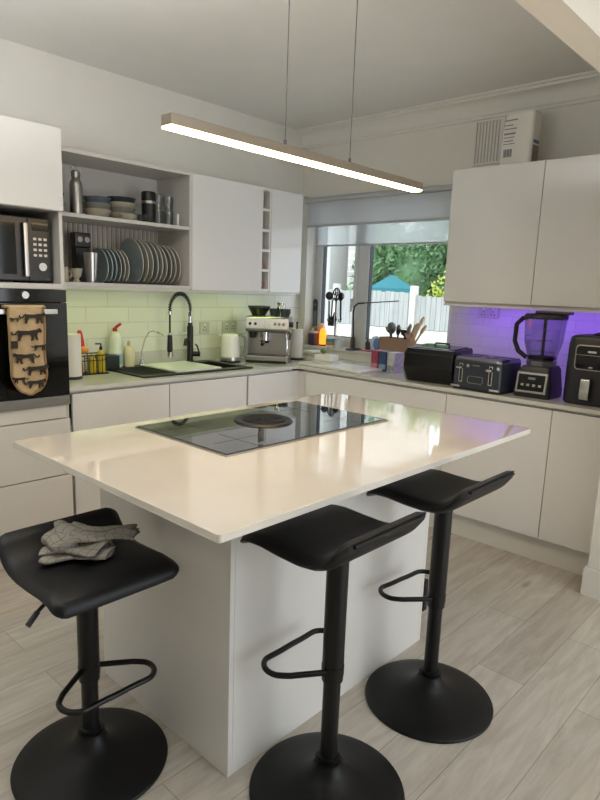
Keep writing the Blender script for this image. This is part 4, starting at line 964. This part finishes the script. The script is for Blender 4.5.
# blender
t = thing('blender', 'black jug blender with a clear jug and large handle', 'blender', (2.28, -0.43, WZ), math.radians(2))
bs = lambda s, z, dy=0.0: [(x * s, y * s + dy, z) for x, y in rrect(-0.098, 0.098, -0.115, 0.115, 0.02, 4)]
MB().loops([bs(1.0, 0.0004), bs(1.02, 0.012), bs(1.0, 0.05), bs(0.86, 0.155, 0.005), bs(0.76, 0.172, 0.005)]).build('motor_base', M_char, t)
R = Matrix.Translation((0, -0.112, 0.088)) @ Matrix.Rotation(math.radians(-9), 4, 'X')
fr = MB(R); fr.box(-0.085, 0.085, -0.007, 0.002, -0.062, 0.052, bev=0.004); fr.build('panel_frame', M_steel, t)
MB(R).box(-0.073, 0.073, -0.009, -0.0065, -0.05, 0.04, bev=0.001).build('control_panel', M_blackg, t)
for k in range(4): MB(R).box(-0.055 + 0.032 * k, -0.039 + 0.032 * k, -0.0102, -0.0088, -0.025, -0.012).build('button', M_steel, t)
MB(R).box(-0.02, 0.02, -0.0102, -0.0088, 0.012, 0.026).build('display', mat('blender_display', (120, 126, 136), 0.3), t)
hexa = lambda r, z: [(r * math.cos(PI / 8 + PI / 4 * k), 0.005 + r * 0.95 * math.sin(PI / 8 + PI / 4 * k), z) for k in range(8)]
MB().loops([hexa(0.078, 0.1725), hexa(0.082, 0.2)]).build('jug_collar', mat('collar_silver', (140, 140, 142), 0.3, metal=0.7), t)
jg = MB()
out = [hexa(0.08, 0.2005), hexa(0.085, 0.24), hexa(0.103, 0.30), hexa(0.112, 0.43)]; inn = [hexa(0.108, 0.43), hexa(0.099, 0.302), hexa(0.081, 0.243), hexa(0.074, 0.206)]
jg.loops(out + inn, cap=False); jg.build('jug', glass('smoked_jug', (232, 230, 236), 0.03), t)
MB().loops([hexa(0.0735, 0.2055), hexa(0.073, 0.225)]).build('jug_floor', M_blackm, t)
MB().loops([hexa(0.114, 0.4305), hexa(0.116, 0.445), hexa(0.108, 0.458)]).build('lid', M_black, t)
MB().box(-0.05, 0.135, -0.035, 0.045, 0.4585, 0.475, bev=0.005).build('lid_clamp', M_char, t)
st = MB().cyl((0, 0.005, 0.2255), (0, 0.005, 0.428), 0.009, n=12)
for k, z in enumerate((0.25, 0.31, 0.37)):
    a = k * 1.1; st.prism([(0, -0.006), (0.05, -0.012), (0.06, 0.004), (0.05, 0.008), (0, 0.006), (-0.05, 0.012), (-0.06, -0.004), (-0.05, -0.008)], z, z + 0.003, M=Matrix.Translation((0, 0.005, 0)) @ Matrix.Rotation(a, 4, 'Z'))
st.build('blade_shaft', M_char, t)
MB().tube([(-0.098, 0.0, 0.435), (-0.125, -0.002, 0.43), (-0.158, -0.004, 0.395), (-0.16, -0.005, 0.30), (-0.135, -0.004, 0.245), (-0.085, 0, 0.21)], [0.012, 0.014, 0.013, 0.013, 0.014, 0.013], n=12).build('handle', M_black, t)

# air fryer
t = thing('air_fryer', 'tall black air fryer with a silver upright handle at the right edge', 'air fryer', (2.573, -0.375, WZ))
af = lambda s, z, dy=0.0: [(x * s, y * s + dy, z) for x, y in rrect(-0.128, 0.128, -0.165, 0.165, 0.05, 6)]
MB().loops([af(0.95, 0.0004), af(1.0, 0.012), af(1.0, 0.2), af(0.99, 0.315), af(0.95, 0.35), af(0.85, 0.36)]).build('body', M_char, t)
MB().loops([af(1.006, 0.155), af(1.006, 0.1565)]).build('drawer_seam', M_gap, t)
pn = rrect(-0.075, 0.095, 0.185, 0.315, 0.02)
MB().prism(pn, -0.172, -0.16, axis='y', bev=0.002).build('panel_frame', M_steel, t)
MB().prism([(u * 0.93 + 0.001, (v - 0.25) * 0.92 + 0.25) for u, v in pn], -0.1745, -0.1715, axis='y', bev=0.001).build('control_panel', M_blackg, t)
B(-0.068, 0.088, -0.1755, -0.1742, 0.262, 0.2645).build('panel_line', M_steel, t)
B(-0.012, 0.03, -0.1755, -0.1742, 0.276, 0.286, bev=0.0005).build('badge', mat('badge_silver', (206, 206, 206), 0.3), t)
B(0.0, 0.02, -0.1755, -0.1742, 0.198, 0.204, bev=0.0005).build('indicator', mat('badge_silver', (206, 206, 206), 0.3), t)
MB().prism([(-0.205, 0.14), (-0.17, 0.155), (-0.164, 0.145), (-0.19, 0.13), (-0.19, 0.05), (-0.164, 0.04), (-0.166, 0.025), (-0.2, 0.035), (-0.208, 0.05)], -0.022, 0.024, axis='x', bev=0.003).build('handle', M_chrome, t)
MB().box(-0.0125, 0.0185, -0.189, -0.165, 0.04, 0.145, bev=0.002).build('handle_backing', M_blackm, t)
t = thing('pan_lid', 'black knobbed pan lid lying on top of the air fryer', 'lid', (2.60, -0.335, WZ + 0.3602))
MB().lathe([(0, 0), (0.085, 0), (0.088, 0.004), (0.06, 0.014), (0, 0.02)], n=32).build('lid', M_blackm, t)
MB().lathe([(0, 0.0205), (0.01, 0.0205), (0.01, 0.03), (0.024, 0.038), (0.024, 0.052), (0.016, 0.058), (0, 0.058)], n=20).build('knob', M_black, t)

# ------------------------------------------------------------------ window sill
SL = 0.9953
def vessel(name, label, cat, x, y, prof, m_, z=SL, n=24): return solo(name, MB().lathe(prof, n=n), m_, label, cat, (x, y, z))
pbottle('translucent orange bottle in the corner beside the kitchen roll', 0.125, 0.045, SL, 0.033, 0.14, mat('orange_translucent', (226, 168, 128), 0.3), mat('orange_translucent', (226, 168, 128), 0.3), name='orange_bottle')
pbottle('green bottle at the left end of the window sill', 0.135, 0.085, SL, 0.022, 0.16, mat('mint_green_plastic', (108, 150, 126), 0.35), mat('mint_green_plastic', (108, 150, 126), 0.35), name='green_bottle')
t = thing('tea_tin', 'dark purple tin at the left of the window sill', 'tin', (0.17, 0.015, SL))
B(-0.032, 0.032, -0.03, 0.03, 0, 0.10, bev=0.004).build('tin', mat('purple_tin', (62, 54, 86), 0.4, var=0.15, scale=30), t)
B(-0.033, 0.033, -0.031, 0.031, 0.1003, 0.118, bev=0.004).build('lid', mat('pale_lid', (190, 186, 190), 0.4), t)
t = thing('salt_lamp', 'glowing orange rounded lamp on the window sill', 'lamp', (0.245, 0.05, SL))
MB().lathe([(0, 0), (0.03, 0), (0.03, 0.012), (0, 0.012)], n=24).build('base', M_dark, t)
MB().lathe([(0, 0.0125), (0.028, 0.0125), (0.032, 0.04), (0.030, 0.1), (0.022, 0.135), (0, 0.15)], n=24).build('glowing_body', mat('amber_glow', (240, 130, 40), 0.5, var=0.3, scale=18, emit=(255, 150, 40), estr=1.5), t)
t = thing('pink_ornament', 'pale pink rounded ornament behind the glowing lamp', 'ornament', (0.19, 0.085, SL))
MB().lathe([(0, 0), (0.03, 0), (0.018, 0.02), (0.018, 0.1), (0.034, 0.125), (0.036, 0.15), (0.026, 0.178), (0, 0.186)], n=28).build('shade', mat('pale_pink', (226, 178, 150), 0.5), t)
t = thing('black_bottle', 'dark navy bottle with a grey lower half at the window frame', 'bottle', (0.14, 0.10, 1.138 + 0.017)) if False else None
t = thing('hanging_scissors_case', 'dark navy rounded case fixed on the left window frame', 'case', (0.098, 0.1098, 1.15))
MB().prism([(-0.022, 0)] + [(0.022 * math.cos(a), 0.20 + 0.03 * math.sin(a)) for a in [0, .5, 1.05, 1.57, 2.1, 2.64, PI]][::1] + [], -0.008, 0.0, axis='y').prism([(-0.022, 0.0), (0.022, 0.0), (0.022, 0.2), (-0.022, 0.2)], -0.0082, 0.0, axis='y').build('case', mat('navy_plastic', (48, 56, 84), 0.4), t)
B(-0.021, 0.021, -0.011, -0.0084, 0.01, 0.13, bev=0.001).build('lower_panel', mat('grey_panel', (116, 120, 132), 0.4), t)
MB().cyl((0, -0.0084, 0.18), (0, -0.011, 0.18), 0.012, n=20).build('round_mark', mat('grey_panel', (116, 120, 132), 0.4), t)
# utensil stand
t = thing('utensil_stand', 'black stand crowded with cooking tools silhouetted in the window', 'utensil stand', (0.36, 0.065, SL))
MB().lathe([(0, 0), (0.03, 0), (0.03, 0.01), (0.01, 0.016), (0, 0.016)], n=28).build('foot', M_black, t)
MB().cyl((0, 0, 0.0165), (0, 0, 0.40), 0.006, n=12).lathe([(0, 0.385), (0.03, 0.385), (0.03, 0.395), (0, 0.395)], n=20).build('post', M_black, t)
tools = ((-0.045, 0.0, 'turner'), (0.045, 0.0, 'spoon'), (-0.04, -0.042, 'ladle'), (0.03, -0.04, 'fork'), (0.02, 0.036, 'masher'))
for x, y, kind in tools:
    FL = Matrix.Identity(4) if kind == 'turner' else Matrix.Translation((0, 0, 0.615)) @ Matrix.Rotation(PI, 4, 'X')
    c = thing('hanging_turner' if kind == 'turner' else {'spoon': 'black_spoon', 'ladle': 'black_ladle', 'fork': 'pasta_fork', 'masher': 'masher'}[kind], {'turner': 'wide black slotted turner hanging at the left of the tool stand', 'spoon': 'black spoon standing up at the right of the tool stand', 'ladle': 'black ladle standing up at the front left of the tool stand',
              'fork': 'black pasta fork standing up at the front right of the tool stand', 'masher': 'black masher standing up behind the tool stand post'}[kind], 'utensil', (0.36 + x, 0.065 + y, SL), group='tools on the stand')
    MB(FL).tube(arc((0, 0, 0.395), 0.012, 0, PI * 1.3, 8, 'xz'), 0.003, n=6).tube([(0.012, 0, 0.395), (0.004, 0, 0.36), (0, 0, 0.24)], 0.006, n=8).build('handle', M_black, c)
    if kind == 'turner': MB(FL).prism([(-0.012, 0.24), (0.012, 0.24), (0.03, 0.285), (0.03, 0.17), (-0.03, 0.17), (-0.03, 0.285)], -0.006, 0.006, axis='y').build('blade', M_black, c)
    elif kind == 'spoon': MB(FL).ball((0, 0, 0.205), 0.024, 0.007, 0.036).build('bowl', M_black, c)
    elif kind == 'ladle': MB(FL).ball((0, 0, 0.2), 0.034, 0.03, 0.034).build('bowl', M_dark, c)
    elif kind == 'fork':
        m = MB(FL).prism([(-0.012, 0.24), (0.012, 0.24), (0.024, 0.215), (-0.024, 0.215)], -0.002, 0.002, axis='y')
        for k in range(4): m.tube([(-0.021 + 0.014 * k, 0, 0.217), (-0.021 + 0.014 * k, -0.012, 0.165)], 0.003, n=6)
        m.build('tines', M_black, c)
    else: MB(FL).tube(arc((0, 0, 0.2), 0.028, 0, 2 * PI, 18, 'xz')[:-1], 0.004, n=6, closed=True).build('loop', M_black, c)
# whisk-like tangle at the head of the stand
m = MB()
for k in range(5):
    a = PI * k / 5; pts = [(0.03 * math.sin(PI * j / 12) * math.cos(a), 0.03 * math.sin(PI * j / 12) * math.sin(a), 0.07 * (1 - math.cos(PI * j / 24)) * 1.0) for j in range(12)]
    m.tube(pts, 0.0034, n=5).tube([(-x, -y, z) for x, y, z in pts], 0.0034, n=5)
m.cyl((0, 0, -0.02), (0, 0, 0.004), 0.006, n=10)
solo('whisk', m, M_black, 'black balloon whisk standing at the top of the tool stand', 'utensil', (0.36, 0.065, SL + 0.421))
t = thing('patterned_mug', 'white mug with colourful bands beside the tool stand', 'mug', (0.375, -0.005, SL))
MB().lathe([(0, 0), (0.034, 0), (0.037, 0.004), (0.037, 0.088), (0.034, 0.088), (0.033, 0.008), (0, 0.006)], n=28).tube(arc((0, 0.036, 0.045), 0.024, -PI / 2, PI / 2, 8, 'yz'), 0.005, n=8).build('mug', M_white, t)
MB().lathe([(0.0372, 0.02), (0.0377, 0.02), (0.0377, 0.045), (0.0372, 0.045)], n=28).build('ochre_band', mat('ochre', (190, 150, 80), 0.4), t)
MB().lathe([(0.0372, 0.046), (0.0377, 0.046), (0.0377, 0.072), (0.0372, 0.072)], n=28).build('teal_band', mat('teal_band', (70, 140, 160), 0.4), t)
t = thing('white_jar', 'white lidded jar right of the patterned mug on the sill', 'jar', (0.455, 0.01, SL))
MB().lathe([(0, 0), (0.036, 0), (0.038, 0.005), (0.038, 0.06), (0.03, 0.07), (0, 0.07)], n=28).build('jar', mat('pale_ceramic', (206, 214, 214), 0.3), t)
MB().lathe([(0, 0.0705), (0.034, 0.0705), (0.034, 0.084), (0.012, 0.088), (0.012, 0.098), (0, 0.1)], n=28).build('lid', mat('pale_ceramic', (206, 214, 214), 0.3), t)
t = thing('desk_lamp', 'slim black desk lamp with a long bent arm on the sill', 'desk lamp', (0.60, 0.02, SL))
MB().lathe([(0, 0), (0.068, 0), (0.068, 0.006), (0.06, 0.011), (0, 0.011)], n=36).build('base', M_black, t)
MB().tube([(-0.005, 0, 0.011), (-0.012, 0, 0.15), (-0.022, 0, 0.30), (-0.014, 0, 0.34), (0.02, 0, 0.365), (0.08, 0, 0.372)], 0.007, n=10).build('stem', M_black, t)
MB().box(0.08, 0.40, -0.010, 0.010, -0.003, 0.005, bev=0.002, M=Matrix.Translation((0, 0, 0.371)) @ Matrix.Translation((0.08, 0, 0)) @ Matrix.Rotation(math.radians(-5), 4, 'Y') @ Matrix.Translation((-0.08, 0, 0))).build('arm', M_black, t)
pbottle('small brown bottle behind the desk lamp stem', 0.535, 0.088, SL, 0.02, 0.115, mat('brown_bottle', (112, 92, 74), 0.35), mat('pale_tan_cap', (190, 168, 140), 0.4), name='brown_bottle')
pbottle('small dark plum bottle right of the desk lamp stem', 0.70, 0.07, SL, 0.02, 0.09, mat('plum_plastic', (70, 60, 72), 0.35), M_dark, name='plum_bottle')
t = thing('detergent_pouch', 'rounded blue and white pouch left of the cardboard box', 'pouch', (0.795, 0.05, SL))
MB().ball((0, 0, 0.062), 0.055, 0.03, 0.062, n=28).build('pouch', mat('pouch_white', (214, 222, 232), 0.3), t)
MB().ball((0.018, -0.012, 0.062), 0.036, 0.024, 0.05, n=24).build('blue_patch', mat('pouch_blue', (92, 134, 190), 0.3), t)
solo('pink_case', MB().box(-0.045, 0.045, -0.02, 0.02, 0, 0.012, bev=0.004), mat('rose_plastic', (190, 96, 116), 0.4), 'small flat pink case on the sill edge beside the lamp base', 'case', (0.745, 0.0, SL))
t = thing('glass_jar', 'clear glass jar on the sill behind the bread bin', 'jar', (1.30, 0.04, SL))
MB().lathe([(0, 0), (0.038, 0), (0.04, 0.005), (0.04, 0.08), (0.03, 0.095), (0.028, 0.095), (0.037, 0.08), (0.037, 0.008), (0, 0.006)], n=24).build('jar', M_clear, t)
MB().lathe([(0, 0.0955), (0.032, 0.0955), (0.032, 0.11), (0, 0.111)], n=24).build('lid', M_steel, t)

# ------------------------------------------------------------------ pack on the wall cabinets and vent
t = thing('paper_pack', 'white printed pack standing on top of the right wall cabinets', 'pack', (1.925, -0.2, 2.203), math.radians(-3))
def pk(s, sy, z, lean=0.0): return [(x * s + lean, y * sy, z) for x, y in rrect(-0.098, 0.098, -0.055, 0.055, 0.02, 4)]
MB().loops([pk(0.99, 0.98, 0.0003), pk(1.0, 1.0, 0.015), pk(0.98, 1.02, 0.1, 0.002), pk(0.97, 1.0, 0.2, 0.006), pk(0.95, 0.98, 0.285, 0.01), pk(0.86, 0.8, 0.305, 0.012)]).build('wrapper', mat('pack_white', (232, 230, 224), 0.35, var=0.04), t)
B(0.0965, 0.0995, -0.035, 0.035, 0.13, 0.27, bev=0.001).build('blue_panel', mat('pack_blue', (96, 116, 142), 0.4, var=0.2, scale=30), t)
B(0.0975, 0.1005, -0.035, 0.035, 0.02, 0.12, bev=0.001).build('brown_panel', mat('pack_brown', (136, 118, 108), 0.4, var=0.2, scale=30), t)
ln = MB(); M_ink = mat('pack_ink', (140, 140, 146), 0.5)
for z, w, h in ((0.262, 0.075, 0.006), (0.235, 0.05, 0.005), (0.215, 0.075, 0.005), (0.186, 0.07, 0.009), (0.168, 0.065, 0.004), (0.148, 0.06, 0.005), (0.132, 0.07, 0.004)):
    ln.box(-0.075, -0.075 + w, -0.058, -0.0545, z, z + h)
ln.build('small_print', M_ink, t)
bc = MB()
for k in range(9): bc.box(-0.07 + k * 0.006, -0.07 + k * 0.006 + (0.004 if k % 3 else 0.002), -0.0585, -0.0545, 0.062, 0.105)
bc.build('barcode', M_ink, t)
t = thing('air_vent', 'white slatted ventilation grille high on the wall above the cabinets', 'vent', (1.625, -0.0005, 2.43))
vf = MB().box(-0.10, -0.088, -0.012, 0, -0.14, 0.135).box(0.088, 0.10, -0.012, 0, -0.14, 0.135).box(-0.088, 0.088, -0.012, 0, 0.123, 0.135).box(-0.088, 0.088, -0.012, 0, -0.14, -0.128)
vf.build('frame', M_trim, t)
for k in range(8):
    x = -0.077 + k * 0.022; B(x - 0.007, x + 0.007, -0.006, -0.001, -0.128, 0.123, bev=0.0015).build('slat', M_trim, t)
B(-0.088, 0.088, -0.001, 0, -0.128, 0.123).build('backing', mat('vent_shadow', (186, 184, 178), 0.8), t)

# ------------------------------------------------------------------ LED strips under the wall cabinets
def led(name, label, x0, x1, y0, y1, z, col, s):
    t = thing(name, label, 'light strip', (0, 0, 0))
    B(x0, x1, y0, y1, z + 0.002, z + 0.0064).build('channel', M_alu, t)
    B(x0 + 0.002, x1 - 0.002, y0 + 0.002, y1 - 0.002, z, z + 0.0018).build('diffuser', emission(name + '_' + label[:6], col, s), t)
led('light_strip', 'yellow-green light strip under the sink wall cabinets', 0.306, 0.3215, -2.35, -0.39, 1.4235, (228, 250, 140), LEDA)
led('light_strip', 'purple light strip under the right wall cabinets', 1.62, 2.735, -0.16, -0.145, 1.3935, (150, 100, 255), LEDB)
# ------------------------------------------------------------------ garden beyond the window
GZ = -0.15
struct('ground', B(-16, 2, 0.35, 24, GZ - 0.1, GZ), mat('garden_paving', (196, 194, 188), 0.9, var=0.1, scale=2))
M_fence = mat('pale_fence_board', (168, 170, 168), 0.85, var=0.16, scale=2.5, stretch=(14, 14, 0.6))
M_conc = mat('concrete_post', (206, 204, 196), 0.9, var=0.08)
fy = 6.0
t = thing('garden_fence', 'pale close-boarded garden fence with concrete posts and base boards', 'fence', (0, fy, GZ))
posts = [-6.4, -4.55, -2.69, -0.85, 1.0]
rf = random.Random(3)
for a, b in zip(posts, posts[1:]):
    m = MB(); x = a + 0.06; top = (1.62 if a < -3 else 1.56)
    while x < b - 0.07:
        w = 0.10; m.box(x, min(x + w, b - 0.055), -0.012 + rf.uniform(-0.004, 0.004), 0.012, 0.95 + 0.0, top + rf.uniform(-0.012, 0.012)); x += w + 0.006
    m.box(a + 0.05, b - 0.05, 0.012, 0.05, 1.06, 1.13).box(a + 0.05, b - 0.05, 0.012, 0.05, 1.42, 1.48)
    m.build('fence_panel', M_fence, t)
    MB().box(a + 0.05, b - 0.05, -0.02, 0.03, 0.0, 0.94, bev=0.005).build('base_board', M_conc, t)
for x in posts: MB().box(x - 0.06, x + 0.06, -0.06, 0.06, 0.0, 1.74, bev=0.012).build('post', M_conc, t)
# gazebo
M_teal = mat('teal_canvas', (44, 118, 128), 0.8, var=0.05); M_teal2 = mat('teal_canvas_valance', (58, 136, 146), 0.8, var=0.05)
gx, gy = -3.84, 6.92
t = thing('garden_gazebo', 'teal pyramid roofed garden gazebo behind the fence', 'gazebo', (gx, gy, GZ), math.radians(35))
hw = 0.47; e, a = 1.68, 1.96
m = MB()
m.loops([[(-hw, -hw, e), (hw, -hw, e), (hw, hw, e), (-hw, hw, e)], [(-0.02, -0.02, a), (0.02, -0.02, a), (0.02, 0.02, a), (-0.02, 0.02, a)]], cap=False)
bmesh.ops.solidify(m.bm, geom=list(m.bm.faces), thickness=0.02)
m.build('canopy', M_teal, t)
m = MB()
for sx, sy, lx, ly in ((0, -hw, hw, 0.01), (0, hw, hw, 0.01), (-hw, 0, 0.01, hw), (hw, 0, 0.01, hw)): m.box(sx - lx, sx + lx, sy - ly, sy + ly, e - 0.09, e + 0.01)
m.build('valance', M_teal2, t)
for sx in (-1, 1):
    for sy in (-1, 1): MB().cyl((sx * (hw - 0.04), sy * (hw - 0.04), 0), (sx * (hw - 0.04), sy * (hw - 0.04), e), 0.02, n=10).build('pole', M_conc, t)
# hedge: mass of leaves
M_leafs = []
def leaf_mat(name, col):
    m, nt, b = new_mat(name)
    oi = nt.nodes.new('ShaderNodeTexNoise'); oi.inputs['Scale'].default_value = 2.5
    tc = nt.nodes.new('ShaderNodeTexCoord'); nt.links.new(tc.outputs['Object'], oi.inputs['Vector'])
    rp = nt.nodes.new('ShaderNodeValToRGB'); c = rgb(*col)
    rp.color_ramp.elements[0].position = .35; rp.color_ramp.elements[1].position = .65
    rp.color_ramp.elements[0].color = tuple(x * .8 for x in c) + (1,); rp.color_ramp.elements[1].color = tuple(min(1, x * 1.25) for x in c) + (1,)
    nt.links.new(oi.outputs['Fac'], rp.inputs[0]); nt.links.new(rp.outputs[0], b.inputs['Base Color'])
    b.inputs['Roughness'].default_value = 0.5
    tr = nt.nodes.new('ShaderNodeBsdfTranslucent'); nt.links.new(rp.outputs[0], tr.inputs['Color'])
    mx = nt.nodes.new('ShaderNodeMixShader'); mx.inputs[0].default_value = 0.3
    nt.links.new(b.outputs[0], mx.inputs[1]); nt.links.new(tr.outputs[0], mx.inputs[2]); nt.links.new(mx.outputs[0], nt.nodes['Material Output'].inputs['Surface'])
    return m
def leaf_mass(name, label, cat, col, loc, sx, sy, sz, n, ls, seed):
    r = random.Random(seed); bm = bmesh.new()
    for k in range(n):
        # points near the surface of a lumpy mound
        th = r.uniform(0, 2 * PI); ph = math.acos(r.uniform(-0.1, 1)); lump = 1 + 0.12 * math.sin(5 * th + 3 * ph) + 0.10 * math.sin(11 * th - 7 * ph)
        rad = lump * r.uniform(0.86, 1.02)
        q = 0.6
        sg = lambda v: math.copysign(abs(v) ** q, v)
        p = Vector((sx * rad * sg(math.sin(ph) * math.cos(th)), sy * rad * sg(math.sin(ph) * math.sin(th)), sz * rad * sg(math.cos(ph))))
        if p.z < 0: p.z *= 0.2
        nrm = Vector((r.gauss(0, 1), r.gauss(0, 1) - 0.8, r.gauss(0, 1) + 0.6)).normalized(); u = nrm.orthogonal().normalized(); v = nrm.cross(u)
        a = r.uniform(0, 2 * PI); u2 = u * math.cos(a) + v * math.sin(a); v2 = nrm.cross(u2); s = ls * r.uniform(0.7, 1.3)
        vs = [bm.verts.new(p + u2 * s), bm.verts.new(p + v2 * s * 0.5 + nrm * s * .12), bm.verts.new(p - u2 * s), bm.verts.new(p - v2 * s * 0.5 + nrm * s * .12)]
        bm.faces.new(vs)
    core = bmesh.new(); bmesh.ops.create_uvsphere(core, u_segments=24, v_segments=12, radius=1)
    me = bpy.data.meshes.new('c'); core.transform(Matrix.Diagonal((sx * 0.84, sy * 0.84, sz * 0.84, 1))); core.to_mesh(me); core.free(); bm.from_mesh(me); bpy.data.meshes.remove(me)
    me = bpy.data.meshes.new(name); bm.to_mesh(me); bm.free(); me.materials.append(leaf_mat(name + '_leaves', col))
    o = bpy.data.objects.new(name, me); COL.objects.link(o); o.location = loc
    return tag(o, label, cat)
leaf_mass('tree', 'big leafy green tree filling the right window pane behind the fence', 'tree', (112, 150, 104), (-4.1, 8.0, GZ), 1.4, 0.31, 3.2, 9000, 0.07, 1)
leaf_mass('shrub', 'yellow-green shrub topping the fence at the right of the window', 'shrub', (196, 204, 96), (-2.3, 7.0, GZ), 0.55, 0.4, 1.82, 2600, 0.05, 4)
# neighbouring houses
M_brick = brick_mat('pale_house_bricks', (200, 196, 190), (184, 180, 176), (214, 212, 208), 0.44, 0.16, 0.02, (0, 2), rough=0.9, bump=0.3)
M_rend = mat('white_render', (226, 226, 222), 0.9)
M_roof = mat('grey_roof_tiles', (130, 126, 124), 0.8, var=0.15, scale=10)
M_hwin = mat('house_window_glass', (90, 104, 116), 0.1)
def house(label, x0, x1, y0, y1, h, wallm, wins):
    t = thing('house', label, 'house', (0, 0, GZ))
    B(x0, x1, y0, y1, 0, h).build('wall', wallm, t)
    ym = (y0 + y1) / 2
    MB().prism([(y0 - 0.3, h), (y1 + 0.3, h), (ym, h + (y1 - y0) * 0.38)], x0 - 0.2, x1 + 0.2, axis='x').build('roof', M_roof, t)
    for (a, b_, c, d) in wins:
        f = frame_mb(a, b_, c, d, y0 - 0.06, y0 - 0.001, 0.07).build('window', M_rend, t)
        B(a + 0.07, b_ - 0.07, y0 - 0.03, y0 - 0.005, c + 0.07, d - 0.07).build('pane', M_hwin, f)
house('pale brick house behind the left window pane', -6.22, -5.62, 8.4, 12.0, 5.4, M_brick, [])
house('white rendered house wing at the far left of the left window pane', -10.5, -6.65, 8.2, 12.0, 5.4, M_rend, [(-9.2, -8.3, 2.8, 4.0)])
house('white house seen above the tree through the sheer blind', -10.0, 1.0, 19.0, 24.0, 5.2, M_rend, [(-8.0, -6.4, 3.4, 4.8), (-5.4, -3.8, 3.4, 4.8)])

# ------------------------------------------------------------------ light
w = bpy.data.worlds.new('sky'); scene.world = w; w.use_nodes = True
nt = w.node_tree; bg = nt.nodes['Background']
bg.inputs['Color'].default_value = (0.86, 0.93, 1.0, 1); bg.inputs['Strength'].default_value = WORLD
sd = bpy.data.lights.new('sun', 'SUN'); sd.energy = SUN; sd.angle = math.radians(12); sd.color = (1.0, 0.96, 0.9)
so = bpy.data.objects.new('sun', sd); COL.objects.link(so); so.rotation_euler = (math.radians(38), 0, math.radians(-25))
def area(name, loc, rot, sx, sy, e, col):
    d = bpy.data.lights.new(name, 'AREA'); d.shape = 'RECTANGLE'; d.size = sx; d.size_y = sy; d.energy = e; d.color = col
    o = bpy.data.objects.new(name, d); COL.objects.link(o); o.location = loc; o.rotation_euler = rot
    return o
# daylight entering by the garden doors (right) and three added fill lamps out of view
area('patio_daylight', (6.15, -1.65, 1.2), (0, math.radians(90), 0), 2.1, 2.4, PATIO, (0.93, 0.97, 1.0))
area('dining_fill', (4.2, -2.2, 2.5), (0, 0, 0), 1.0, 1.6, DINE_FILL, (1.0, 0.96, 0.9))  # added downward fill, no ceiling lamp is known here
area('ceiling_fill', (1.75, -3.55, 1.95), (math.pi, 0, 0), 1.0, 1.0, KITCH_FILL, (0.97, 0.985, 1.0))  # invented upward fill that brightens the ceiling and upper walls
area('patio_up_fill', (6.12, -1.65, 0.5), (0, math.radians(90 + 48), 0), 0.8, 2.4, UP_FILL, (1.0, 0.99, 0.97))  # added lamp tilted up, stands in for bounce off paving

scene.render.engine = 'CYCLES'
scene.cycles.use_denoising = True
scene.cycles.max_bounces = 8; scene.cycles.diffuse_bounces = 4; scene.cycles.transparent_max_bounces = 16
scene.cycles.sample_clamp_indirect = 6.0
scene.view_settings.view_transform = 'Standard'; scene.view_settings.look = 'None'
scene.view_settings.exposure = EXPO; scene.view_settings.gamma = 1.0; scene.view_settings.use_curve_mapping = False
